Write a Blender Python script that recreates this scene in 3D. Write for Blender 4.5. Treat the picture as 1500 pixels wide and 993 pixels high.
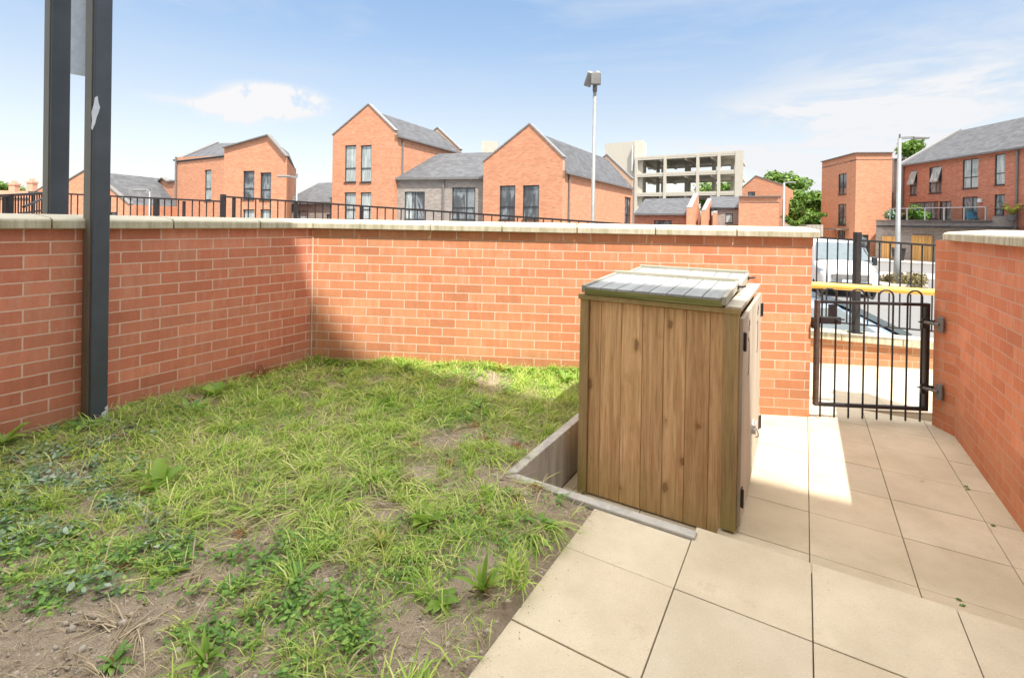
import bpy, math, random
import numpy as np
from mathutils import Vector, Matrix
random.seed(7); rng = np.random.default_rng(7)
for o in list(bpy.data.objects): bpy.data.objects.remove(o)
S = bpy.context.scene; C = S.collection
R = math.radians

# ------------------------------------------------------------------ camera
EZ = 1.4885; F = 719.43; PITCH = .0046; ROLL = .0167; SY = -166.55
cam = bpy.data.cameras.new("camera"); co = bpy.data.objects.new("camera", cam); C.objects.link(co)
cam.sensor_width = 36; cam.lens = F / 1500 * 36; cam.shift_y = SY / 1500; cam.clip_start = .05; cam.clip_end = 3000
co.matrix_world = Matrix.Translation((0, 0, EZ)) @ Matrix.Rotation(R(90) - PITCH, 4, 'X') @ Matrix.Rotation(ROLL, 4, 'Z')
S.camera = co
# ------------------------------------------------------------------ sky, sun, exposure
SUND = Vector((.228, -.516, 1)).normalized()          # towards the sun
EXPOSURE = 2.07; SUNS = 2.0; SKYS = .15
sun = bpy.data.lights.new("sun", 'SUN'); sun.energy = SUNS; sun.angle = R(.5); sun.color = (1, .94, .85)
so = bpy.data.objects.new("sun", sun); C.objects.link(so); so.location = (5, -10, 30)
so.rotation_euler = SUND.to_track_quat('Z', 'Y').to_euler()
W = bpy.data.worlds.new("World"); S.world = W; W.use_nodes = True
S.view_settings.view_transform = 'Standard'; S.view_settings.look = 'None'
S.view_settings.exposure = EXPOSURE; S.view_settings.gamma = 1; S.view_settings.use_curve_mapping = False

def unray(x, y):
    a = (x - 750) / F; b = (y - 496.5 - SY) / F; c, s = math.cos(ROLL), math.sin(ROLL)
    X = a * c + b * s; Y = -a * s + b * c; v = -Y
    return (X, math.cos(PITCH) + v * math.sin(PITCH), v * math.cos(PITCH) - math.sin(PITCH))
def G(x, y, z):
    r = unray(x, y); t = (z - EZ) / r[2]; return Vector((r[0] * t, r[1] * t, z))
def PX(x, Y, y=300):
    r = unray(x, y); t = Y / r[1]; return Vector((r[0] * t, Y))
def ZZ(x, y, Y):
    r = unray(x, y); return EZ + r[2] * Y / r[1]

class NT:
    def __init__(s, tree): s.t = tree; s.n = tree.nodes; s.l = tree.links
    def N(s, typ, ins=None, **kw):
        n = s.n.new('ShaderNode' + typ)
        for k, v in kw.items(): setattr(n, k, v)
        for k, v in (ins or {}).items():
            if isinstance(v, bpy.types.NodeSocket): s.l.new(v, n.inputs[k])
            else: n.inputs[k].default_value = v
        return n
    def math(s, op, a, b=0., c=0., clamp=False):
        n = s.N('Math', {0: a, 1: b, 2: c}, operation=op); n.use_clamp = clamp; return n.outputs[0]
    def mix(s, f, a, b, mode='MIX'):
        n = s.n.new('ShaderNodeMix'); n.data_type = 'RGBA'; n.blend_type = mode; n.clamp_factor = True
        for k, v in ((0, f), (6, a), (7, b)):
            if isinstance(v, bpy.types.NodeSocket): s.l.new(v, n.inputs[k])
            else: n.inputs[k].default_value = v if k == 0 else (*v[:3], 1)
        return n.outputs[2]
    def ramp(s, f, pts, interp='LINEAR'):
        n = s.n.new('ShaderNodeValToRGB'); e = n.color_ramp.elements; n.color_ramp.interpolation = interp
        while len(e) > 1: e.remove(e[-1])
        e[0].position = pts[0][0]; e[0].color = (*col3(pts[0][1]), 1)
        for p, c in pts[1:]:
            q = e.new(p); q.color = (*col3(c), 1)
        s.l.new(f, n.inputs[0]); return n.outputs[0]
    def noise(s, vec, scale, detail=4, rough=.55, out=0, **kw):
        i = {'Scale': scale, 'Detail': detail, 'Roughness': rough, **kw}
        if vec is not None: i['Vector'] = vec
        return s.N('TexNoise', i).outputs[out]
def col3(c): return (c, c, c) if isinstance(c, (int, float)) else c[:3]

# sky: physical sky with thin procedural cloud in fixed directions
t = NT(W.node_tree); t.n.clear()
out = t.n.new('ShaderNodeOutputWorld')
sky = t.n.new('ShaderNodeTexSky'); sky.sky_type = 'NISHITA'; sky.sun_disc = False
sky.sun_elevation = math.asin(SUND.z); sky.sun_rotation = math.atan2(SUND.x, SUND.y)
sky.air_density = 1.0; sky.dust_density = .9; sky.ozone_density = 2.2; sky.altitude = 50
tc = t.N('TexCoord').outputs['Generated']
sep = t.N('SeparateXYZ', {0: tc}).outputs
def blob(px, py, rad, stretch=1., edge=.6):
    d = Vector(unray(px, py)).normalized()
    v = t.N('VectorMath', {0: tc, 1: tuple(d)}, operation='SUBTRACT').outputs[0]
    v = t.N('VectorMath', {0: v, 1: (1, 1, stretch)}, operation='MULTIPLY').outputs[0]
    L = t.N('VectorMath', {0: v}, operation='LENGTH').outputs['Value']
    return t.N('MapRange', {0: L, 1: rad, 2: rad * (1 - edge), 3: 0., 4: 1.}, interpolation_type='SMOOTHSTEP').outputs[0]
str_ = t.N('VectorMath', {0: tc, 1: (1, 1, 4.5)}, operation='MULTIPLY').outputs[0]
n1 = t.noise(str_, 2.2, 6, .6, Distortion=.6)
wisp = t.N('MapRange', {0: n1, 1: .46, 2: .78, 3: 0., 4: .62}).outputs[0]
n2 = t.noise(tc, 26, 5, .6)
cum = t.math('ADD', blob(405, 148, .13, 3.0, .7), blob(352, 162, .10, 3., .7))
cum = t.math('ADD', cum, t.math('MULTIPLY', blob(250, 146, .07, 4.5, .9), .45))
cum = t.math('MULTIPLY', cum, t.N('MapRange', {0: n2, 1: .30, 2: .50, 3: .15, 4: 1.5}).outputs[0], clamp=True)
n3 = t.noise(str_, 5, 6, .6, Distortion=.4)
bank = t.math('MULTIPLY', t.math('ADD', blob(1400, 180, .55, 2.4, .85), blob(1180, 225, .4, 3., .85)), t.N('MapRange', {0: n3, 1: .36, 2: .6, 3: .1, 4: 1.}).outputs[0], clamp=True)
lowb = t.N('MapRange', {0: sep[2], 1: .34, 2: .0, 3: 0., 4: .72}).outputs[0]
cl = t.math('MAXIMUM', t.math('MAXIMUM', cum, bank), t.math('MAXIMUM', wisp, lowb), clamp=True)
skyc = t.mix(1., sky.outputs[0], (1.0, .96, 1.08), 'MULTIPLY')
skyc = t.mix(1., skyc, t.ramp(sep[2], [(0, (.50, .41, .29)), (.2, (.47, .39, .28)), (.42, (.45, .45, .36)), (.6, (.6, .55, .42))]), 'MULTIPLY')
# bright overhead cloud added out of view as neutral fill light, broken by noise
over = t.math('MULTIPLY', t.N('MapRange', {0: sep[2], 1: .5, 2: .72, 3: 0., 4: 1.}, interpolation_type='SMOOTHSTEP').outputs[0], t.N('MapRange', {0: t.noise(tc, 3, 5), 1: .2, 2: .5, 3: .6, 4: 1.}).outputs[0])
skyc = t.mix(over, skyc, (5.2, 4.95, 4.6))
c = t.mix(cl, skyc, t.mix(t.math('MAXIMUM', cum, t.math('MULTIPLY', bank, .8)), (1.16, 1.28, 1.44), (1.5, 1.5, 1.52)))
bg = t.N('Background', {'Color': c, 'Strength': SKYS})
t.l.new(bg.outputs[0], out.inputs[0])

# ------------------------------------------------------------------ materials
def newmat(name):
    m = bpy.data.materials.new(name); m.use_nodes = True; t = NT(m.node_tree)
    b = m.node_tree.nodes['Principled BSDF']; t.b = b; t.m = m; return t
def setb(t, **kw):
    for k, v in kw.items():
        k = {'col': 'Base Color', 'rough': 'Roughness', 'spec': 'Specular IOR Level', 'metal': 'Metallic', 'normal': 'Normal', 'coat': 'Coat Weight'}[k]
        if isinstance(v, bpy.types.NodeSocket): t.l.new(v, t.b.inputs[k])
        else: t.b.inputs[k].default_value = (*v, 1) if isinstance(v, tuple) else v
def bump(t, h, s=.3, d=.01, n=None):
    i = {'Height': h, 'Strength': s, 'Distance': d}
    if n is not None: i['Normal'] = n
    return t.N('Bump', i).outputs[0]
def simple(name, col, rough=.6, metal=0., spec=.5, var=.15, scale=6., bmp=.1, coat=0.):
    t = newmat(name); oc = t.N('TexCoord').outputs['Object']
    n = t.noise(oc, scale, 5)
    f = t.N('MapRange', {0: n, 1: .3, 2: .7, 3: 1 - var, 4: 1 + var}).outputs[0]
    c = t.mix(1., col, t.N('CombineColor', {0: f, 1: f, 2: f}).outputs[0], 'MULTIPLY')
    setb(t, col=c, rough=rough, metal=metal, spec=spec, coat=coat)
    if bmp: setb(t, normal=bump(t, t.noise(oc, scale * 8, 3), bmp, .004))
    return t.m
def brickmat(name, c1, c2, mortar, du=0., dv=0., var=.35, smear=.0, mw=.0042, bs=.5, moss=0.):
    t = newmat(name); uv = t.N('TexCoord').outputs['UV']
    uv2 = t.N('VectorMath', {0: uv, 1: (du, dv, 0)}, operation='ADD').outputs[0]
    wob = t.noise(uv, 30, 2, out=1)
    wob = t.N('VectorMath', {0: t.N('VectorMath', {0: wob, 1: (.5, .5, .5)}, operation='SUBTRACT').outputs[0], 'Scale': .0035}, operation='SCALE').outputs[0]
    uv3 = t.N('VectorMath', {0: uv2, 1: wob}, operation='ADD').outputs[0]
    def bk(a, b, m, bias=0.):
        n = t.N('TexBrick', {'Vector': uv3, 'Color1': (*col3(a), 1), 'Color2': (*col3(b), 1), 'Mortar': (*col3(m), 1), 'Scale': 1., 'Mortar Size': mw, 'Mortar Smooth': .15, 'Bias': bias, 'Brick Width': .225, 'Row Height': .075})
        return n
    b = bk(0., 1., .5)
    rnd = t.N('SeparateColor', {0: b.outputs[0]}).outputs[0]; fac = b.outputs['Fac']
    # second per-brick random through white noise of the brick cell
    n0 = t.noise(uv2, 3.2, 3); n1 = t.noise(uv2, 60, 4, .65); n2 = t.noise(t.N('VectorMath', {0: uv2, 1: (16, 3, 1)}, operation='MULTIPLY').outputs[0], 1.6, 3)
    mid = tuple((a + b) / 2 for a, b in zip(c1, c2)); 
    col = t.ramp(rnd, [(0, tuple(x * .93 for x in c1)), (.12, c1), (.35, mid), (.5, tuple(x * y for x, y in zip(mid, (1.0, 1.12, 1.15)))), (.62, tuple(x * y for x, y in zip(mid, (.99, .91, .88)))), (.8, c2), (1., tuple(min(x * 1.1, .9) for x in c2))])
    v = t.math('ADD', t.math('MULTIPLY', t.math('SUBTRACT', n0, .5), var * 1.2), t.math('MULTIPLY', t.math('SUBTRACT', n1, .5), var * .9))
    v = t.math('ADD', v, t.math('MULTIPLY', t.math('SUBTRACT', n2, .5), var * 1.1))
    f = t.math('ADD', v, 1.)
    col = t.mix(1., col, t.N('CombineColor', {0: f, 1: f, 2: f}).outputs[0], 'MULTIPLY')
    if smear:
        sm = t.N('MapRange', {0: t.noise(t.N('VectorMath', {0: uv2, 1: (26, 5, 1)}, operation='MULTIPLY').outputs[0], .9, 4, .6), 1: .50, 2: .72, 3: 0., 4: smear}).outputs[0]
        sm = t.math('MULTIPLY', sm, t.N('MapRange', {0: rnd, 1: .35, 2: .6, 3: .25, 4: 1.3}).outputs[0], clamp=True)
        ef = t.N('MapRange', {0: t.noise(uv2, 2.1, 6, .7), 1: .60, 2: .80, 3: 0., 4: .45}).outputs[0]
        col = t.mix(ef, col, (.66, .52, .44))
        col = t.mix(sm, col, (.62, .42, .32))
    mc = t.mix(n1, tuple(x * .8 for x in mortar), tuple(min(x * 1.2, .9) for x in mortar))
    col = t.mix(fac, col, mc)
    if moss:
        zz = t.N('SeparateXYZ', {0: uv}).outputs[1]
        mf = t.N('MapRange', {0: t.math('ADD', zz, t.math('MULTIPLY', t.noise(uv, 7, 4), -.22)), 1: .33, 2: .12, 3: 0., 4: moss}).outputs[0]
        col = t.mix(mf, col, (.16, .12, .06))
    h = t.math('SUBTRACT', t.math('MULTIPLY', n1, .35), fac)
    setb(t, col=col, rough=.9, spec=.25, normal=bump(t, h, bs, .006))
    return t.m
M = {}
PHV = 7.5 - 1.3372
M['brick_back'] = brickmat('brick_back', (.55, .225, .115), (.61, .27, .14), (.68, .52, .40), -.1653 - .1125 + 22.5, PHV, .30, .35, moss=.35)
M['brick_left'] = brickmat('brick_left', (.52, .185, .108), (.575, .225, .135), (.66, .47, .36), -1.2951 - .1125 + 22.5, PHV, .30, .25, moss=.3)
M['brick_right'] = brickmat('brick_right', (.53, .185, .092), (.585, .22, .115), (.50, .31, .22), 22.5, PHV, .28, .25, mw=.004, moss=.2)
M['brick_house'] = brickmat('brick_house', (.50, .22, .125), (.56, .262, .15), (.50, .34, .24), 22.5, 30, .16, .1, bs=.2)
M['brick_red'] = brickmat('brick_red', (.38, .135, .085), (.45, .175, .105), (.38, .26, .2), 22.5, 30, .3, .1, bs=.2)
M['brick_grey'] = brickmat('brick_grey', (.27, .235, .21), (.33, .29, .26), (.3, .27, .25), 22.5, 30, .2, 0., bs=.2)
M['slate'] = None
def slatemat():
    t = newmat('slate'); uv = t.N('TexCoord').outputs['UV']
    b = t.N('TexBrick', {'Vector': uv, 'Color1': (.085, .088, .096, 1), 'Color2': (.125, .13, .14, 1), 'Mortar': (.07, .07, .08, 1), 'Scale': 1., 'Mortar Size': .006, 'Brick Width': .3, 'Row Height': .22})
    n = t.noise(uv, 1.2, 5)
    f = t.N('MapRange', {0: n, 1: .3, 2: .7, 3: .93, 4: 1.08}).outputs[0]
    setb(t, col=t.mix(1., b.outputs[0], t.N('CombineColor', {0: f, 1: f, 2: f}).outputs[0], 'MULTIPLY'), rough=.8, spec=.12, normal=bump(t, b.outputs['Fac'], .3, -.01)); return t.m
M['slate'] = slatemat()
def copingmat():
    t = newmat('coping_stone'); oc = t.N('TexCoord').outputs['Object']; ri = t.N('NewGeometry').outputs['Random Per Island']
    zst = t.N('VectorMath', {0: oc, 1: (18, 18, 2.5)}, operation='MULTIPLY').outputs[0]
    st = t.noise(zst, 1.5, 5, .65); n = t.noise(oc, 9, 6, .65); g = t.noise(oc, 220, 2)
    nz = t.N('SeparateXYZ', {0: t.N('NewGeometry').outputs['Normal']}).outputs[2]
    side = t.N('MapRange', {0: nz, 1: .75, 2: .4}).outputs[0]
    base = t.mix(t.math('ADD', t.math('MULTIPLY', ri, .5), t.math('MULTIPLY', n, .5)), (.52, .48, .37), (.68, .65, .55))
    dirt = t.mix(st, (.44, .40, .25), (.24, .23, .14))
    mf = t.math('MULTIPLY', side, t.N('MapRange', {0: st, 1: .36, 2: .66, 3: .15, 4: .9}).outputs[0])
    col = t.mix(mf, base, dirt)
    col = t.mix(t.N('MapRange', {0: g, 1: .62, 2: .75, 3: 0., 4: .35}).outputs[0], col, (.2, .18, .12))
    setb(t, col=col, rough=.9, spec=.2, normal=bump(t, t.math('ADD', g, n), .35, .004)); return t.m
M['coping'] = copingmat()
def slabmat():
    t = newmat('paving_slab'); oc = t.N('TexCoord').outputs['Object']; ri = t.N('NewGeometry').outputs['Random Per Island']
    n = t.noise(oc, 2.6, 6, .62); g = t.noise(oc, 180, 3, .7); s = t.noise(oc, 11, 5, .7)
    base = t.ramp(ri, [(0, (.54, .47, .34)), (.3, (.63, .565, .43)), (.6, (.57, .505, .38)), (.8, (.63, .555, .415)), (1, (.555, .495, .385))])
    base = t.mix(t.N('MapRange', {0: n, 1: .40, 2: .68, 3: 0., 4: .62}).outputs[0], base, (.42, .355, .25))
    base = t.mix(t.N('MapRange', {0: s, 1: .6, 2: .8, 3: 0., 4: .38}).outputs[0], base, (.30, .245, .15))
    base = t.mix(t.N('MapRange', {0: g, 1: .58, 2: .74, 3: 0., 4: .5}).outputs[0], base, (.26, .21, .13))
    base = t.mix(t.N('MapRange', {0: g, 1: .42, 2: .28, 3: 0., 4: .4}).outputs[0], base, (.8, .72, .56))
    v = t.N('TexVoronoi', {'Vector': oc, 'Scale': 3.4, 'Randomness': 1.}).outputs['Distance']
    base = t.mix(t.N('MapRange', {0: v, 1: .045, 2: .02, 3: 0., 4: .55}).outputs[0], base, (.16, .15, .12))
    setb(t, col=base, rough=.88, spec=.25, normal=bump(t, t.math('ADD', g, t.math('MULTIPLY', s, .6)), .35, .003)); return t.m
M['slab'] = slabmat()
def conc(name, a, b, streak=0.):
    t = newmat(name); oc = t.N('TexCoord').outputs['Object']
    n = t.noise(oc, 3, 7, .65); g = t.noise(oc, 120, 3)
    c = t.mix(n, a, b)
    if streak:
        z = t.N('VectorMath', {0: oc, 1: (9, 9, 1.2)}, operation='MULTIPLY').outputs[0]
        c = t.mix(t.N('MapRange', {0: t.noise(z, 1.3, 5, .65), 1: .45, 2: .7, 3: 0., 4: streak}).outputs[0], c, tuple(x * .45 for x in a))
    setb(t, col=c, rough=.9, spec=.2, normal=bump(t, g, .3, .003)); return t.m
M['concrete'] = conc('concrete', (.36, .35, .32), (.58, .57, .53), .5)
M['old_concrete'] = conc('old_concrete', (.45, .415, .35), (.58, .54, .46), .2)
M['mortar_bed'] = conc('mortar_bed', (.16, .12, .07), (.30, .23, .14))
M['asphalt'] = conc('asphalt', (.15, .15, .15), (.20, .20, .20))
M['pavement'] = conc('pavement', (.42, .39, .34), (.52, .49, .44))
def soilmat():
    t = newmat('soil'); oc = t.N('TexCoord').outputs['Object']
    n = t.noise(oc, 3.5, 8, .7); g = t.noise(oc, 60, 5, .7); k = t.noise(oc, 260, 2)
    c = t.mix(n, (.22, .165, .115), (.54, .46, .365))
    c = t.mix(t.N('MapRange', {0: g, 1: .4, 2: .7, 3: 0., 4: .75}).outputs[0], c, (.43, .36, .26))
    c = t.mix(t.N('MapRange', {0: k, 1: .58, 2: .7, 3: 0., 4: .6}).outputs[0], c, (.1, .075, .045))
    setb(t, col=c, rough=.95, spec=.15, normal=bump(t, t.math('ADD', g, k), .8, .012)); return t.m
M['soil'] = soilmat()
def leafmat(name, pts, trans=.35, rough=.5, scale=0, spec=.35, dry=0.):
    t = newmat(name); ri = t.N('NewGeometry').outputs['Random Per Island']
    oc = t.N('TexCoord').outputs['Object']
    f = t.math('ADD', t.math('MULTIPLY', ri, .75), t.math('MULTIPLY', t.noise(oc, scale or 3, 3), .28))
    c = t.ramp(f, pts)
    if dry:
        n2 = t.noise(oc, 1.7, 5, .65); c = t.mix(t.N('MapRange', {0: n2, 1: .48, 2: .68, 3: 0., 4: dry}).outputs[0], c, (.52, .44, .20))
        n3 = t.noise(oc, 2.6, 4, .6, Distortion=.5); c = t.mix(t.N('MapRange', {0: n3, 1: .52, 2: .7, 3: 0., 4: dry}).outputs[0], c, (.07, .17, .025))
    setb(t, col=c, rough=rough, spec=spec)
    tr = t.N('BsdfTranslucent', {'Color': c}); mx = t.N('MixShader', {0: trans, 1: t.b.outputs[0], 2: tr.outputs[0]})
    o = [n for n in t.n if n.type == 'OUTPUT_MATERIAL'][0]; t.l.new(mx.outputs[0], o.inputs[0]); return t.m
M['grass'] = leafmat('grass', [(0, (.15, .30, .03)), (.35, (.31, .54, .065)), (.65, (.54, .68, .14)), (.9, (.80, .80, .34))], dry=.3)
M['turf'] = leafmat('turf', [(0, (.09, .23, .02)), (.45, (.23, .48, .045)), (.75, (.40, .60, .09)), (.9, (.55, .60, .18))], dry=.3)
M['straw'] = leafmat('straw', [(0, (.20, .14, .085)), (.4, (.34, .27, .17)), (.75, (.46, .38, .25)), (.95, (.62, .55, .38))], .1, .7)
M['weed'] = leafmat('weed', [(0, (0.085, 0.204, 0.051)), (0.5, (0.17, 0.34, 0.068)), (0.9, (0.34, 0.544, 0.102))], .3, .45)
M['silverleaf'] = leafmat('silverleaf', [(0, (0.084, 0.168, 0.07)), (0.5, (0.168, 0.28, 0.14)), (0.9, (0.42, 0.532, 0.42))], .2, .4)
M['dock'] = leafmat('dock', [(0, (0.13, 0.26, 0.039)), (0.5, (0.247, 0.416, 0.058)), (0.9, (0.416, 0.546, 0.117))], .35, .42)
M['dockred'] = leafmat('dockred', [(0, (.18, .06, .03)), (.5, (.28, .12, .05)), (.9, (.34, .24, .08))], .25, .55)
M['treeleaf'] = leafmat('treeleaf', [(0, (.045, .10, .015)), (.5, (.115, .22, .03)), (.9, (.24, .36, .065))], .35, .5, .6)
M['oliveleaf'] = leafmat('oliveleaf', [(0, (.09, .075, .03)), (.5, (.16, .13, .05)), (.9, (.26, .22, .1))], .2, .6)
M['yellowleaf'] = leafmat('yellowleaf', [(0, (.25, .30, .05)), (.9, (.50, .48, .12))], .3, .5)
M['bark'] = simple('bark', (.12, .085, .055), .9, var=.3)
def woodmat(name, a, b, knots=True, axis='Z', green=0., grey=0.):
    t = newmat(name); oc = t.N('TexCoord').outputs['Object']; ri = t.N('NewGeometry').outputs['Random Per Island']
    off = t.N('CombineXYZ', {0: t.math('MULTIPLY', ri, 37.), 1: t.math('MULTIPLY', ri, 11.), 2: t.math('MULTIPLY', ri, 5.)}).outputs[0]
    p = t.N('VectorMath', {0: oc, 1: off}, operation='ADD').outputs[0]
    sc = (22, 22, 1.1) if axis == 'Z' else (1.1, 22, 22) if axis == 'X' else (22, 1.1, 22)
    q = t.N('VectorMath', {0: p, 1: sc}, operation='MULTIPLY').outputs[0]
    gr = t.N('MapRange', {0: t.noise(q, 1.3, 6, .62, Distortion=1.2), 1: .3, 2: .7}).outputs[0]; fine = t.noise(q, 9, 3, .6)
    c = t.mix(gr, a, b)
    c = t.mix(t.N('MapRange', {0: fine, 1: .5, 2: .75, 3: 0., 4: .35}).outputs[0], c, tuple(x * .5 for x in a))
    v = t.N('MapRange', {0: ri, 3: .82, 4: 1.16}).outputs[0]
    c = t.mix(1., c, t.N('CombineColor', {0: v, 1: v, 2: v}).outputs[0], 'MULTIPLY')
    c = t.mix(t.N('MapRange', {0: t.noise(q, 3.2, 2, .5), 1: .56, 2: .66, 3: 0., 4: .4}).outputs[0], c, tuple(x * .6 for x in a))
    if knots:
        pw = t.N('VectorMath', {0: p, 1: t.N('VectorMath', {0: t.noise(p, 14, 3, .6, out=1), 'Scale': .05}, operation='SCALE').outputs[0]}, operation='ADD').outputs[0]
        k = t.N('VectorMath', {0: pw, 1: (8, 8, 4.4)}, operation='MULTIPLY').outputs[0]
        vd = t.N('TexVoronoi', {'Vector': k, 'Scale': 1., 'Randomness': .95}).outputs['Distance']
        c = t.mix(t.N('MapRange', {0: vd, 1: .24, 2: .12, 3: 0., 4: .35}).outputs[0], c, (.36, .19, .08)); c = t.mix(t.N('MapRange', {0: vd, 1: .135, 2: .095, 3: 0., 4: .65}).outputs[0], c, (.20, .095, .04)); c = t.mix(t.N('MapRange', {0: vd, 1: .08, 2: .05, 3: 0., 4: .5}).outputs[0], c, (.36, .2, .1))
    zz = t.N('SeparateXYZ', {0: oc}).outputs[2]
    if green:
        gn = t.noise(oc, 4, 4, .6)
        gf = t.N('MapRange', {0: t.math('ADD', t.math('ABSOLUTE', t.math('SUBTRACT', zz, .62)), t.math('MULTIPLY', gn, .35)), 1: .55, 2: .82, 3: 0., 4: green}).outputs[0]
        c = t.mix(gf, c, (.26, .24, .075))
    if grey:
        c = t.mix(t.N('MapRange', {0: t.noise(oc, 5, 4, .6), 1: .3, 2: .65, 3: grey * .5, 4: grey}).outputs[0], c, (.40, .40, .37))
    setb(t, col=c, rough=.8, spec=.25, normal=bump(t, t.math('ADD', gr, fine), .25, .003)); return t.m
M['board'] = woodmat('board', (.54, .30, .135), (.86, .585, .32), green=.4)
M['batten'] = woodmat('batten', (.36, .25, .11), (.54, .39, .20), green=.85, knots=False)
M['door_board'] = woodmat('door_board', (.44, .37, .27), (.62, .55, .43), knots=False, grey=.35)
M['lid_board'] = woodmat('lid_board', (.25, .265, .275), (.39, .415, .43), knots=False, axis='Y', grey=.3)
M['lid_frame'] = woodmat('lid_frame', (.30, .285, .21), (.44, .42, .33), knots=False, axis='X', green=.0, grey=.3)
M['green_rail'] = woodmat('green_rail', (.17, .18, .05), (.33, .33, .13), knots=False, axis='X')
M['garage_wood'] = woodmat('garage_wood', (.55, .30, .10), (.70, .42, .16), knots=False)
M['iron'] = simple('iron', (.022, .020, .022), .42, .0, .5, var=.3, scale=20)
M['iron_brown'] = simple('iron_brown', (.085, .06, .05), .5, .0, .5, var=.3, scale=20)
M['postpaint'] = simple('postpaint', (.052, .066, .082), .42, .0, .55, var=.18, scale=5, bmp=.04)
M['postside'] = simple('postside', (.13, .12, .09), .5, var=.2, scale=3)
M['galv'] = simple('galv', (.55, .56, .57), .45, .6, var=.12, scale=8)
M['peel'] = simple('peel', (.62, .68, .74), .5, .2, var=.1, scale=20)
M['lampgrey'] = simple('lampgrey', (.25, .26, .255), .45, .2, var=.1)
M['yellow'] = simple('yellow', (.72, .46, .09), .45, var=.1)
M['winframe'] = simple('winframe', (.03, .032, .036), .5, bmp=0)
def glassmat():
    t = newmat('glass'); oc = t.N('TexCoord').outputs['Object']
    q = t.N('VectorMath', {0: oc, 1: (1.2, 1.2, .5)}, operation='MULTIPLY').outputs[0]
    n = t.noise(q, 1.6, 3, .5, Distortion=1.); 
    c = t.ramp(n, [(.3, (.03, .035, .04)), (.48, (.07, .08, .09)), (.6, (.22, .25, .27)), (.72, (.05, .055, .06))])  # paler patches paint reflections into the pane colour
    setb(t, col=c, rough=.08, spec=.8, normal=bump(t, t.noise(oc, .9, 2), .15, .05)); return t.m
M['glass'] = glassmat()
def curtainmat():
    t = newmat('curtain'); oc = t.N('TexCoord').outputs['Object']
    q = t.N('VectorMath', {0: oc, 1: (9, 9, .6)}, operation='MULTIPLY').outputs[0]
    n = t.noise(q, 1.4, 4, .6); m = t.noise(oc, 1.5, 3)
    c = t.mix(t.N('MapRange', {0: n, 1: .35, 2: .65}).outputs[0], (.22, .26, .26), (.52, .56, .55)); c = t.mix(t.N('MapRange', {0: m, 1: .5, 2: .7, 3: 0., 4: .5}).outputs[0], c, (.12, .15, .16))  # light and shade of folds painted into the colour as vertical streaks
    setb(t, col=c, rough=.15, spec=.6); return t.m
M['curtain'] = curtainmat()
M['trim'] = simple('trim', (.16, .155, .15), .6)
M['trimlight'] = simple('trimlight', (.22, .22, .22), .6)
M['white'] = simple('white', (.58, .58, .58), .3, spec=.5, var=.03, bmp=0, coat=.5)
M['carblue'] = simple('carblue', (.22, .29, .38), .25, spec=.5, var=.03, bmp=0, coat=.8)
M['carglass'] = simple('carglass', (.13, .165, .185), .35, spec=.25, var=.1, bmp=0)
M['rubber'] = simple('rubber', (.02, .02, .02), .8)
M['black'] = simple('black', (.02, .02, .024), .5)
M['chrome'] = simple('chrome', (.6, .6, .6), .2, 1.)
M['headlight'] = simple('headlight', (.35, .38, .40), .1, .4, bmp=0)
M['bluecloth'] = simple('bluecloth', (.10, .30, .42), .8)
M['pinkcloth'] = simple('pinkcloth', (.45, .12, .16), .8)
M['stone'] = conc('stone', (.30, .27, .22), (.55, .50, .42))
M['mortar'] = simple('mortar', (.62, .50, .38), .95, var=.12)
M['render'] = simple('render', (.72, .70, .66), .85, var=.05)
M['bitumen'] = simple('bitumen', (.14, .14, .15), .8)

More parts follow.
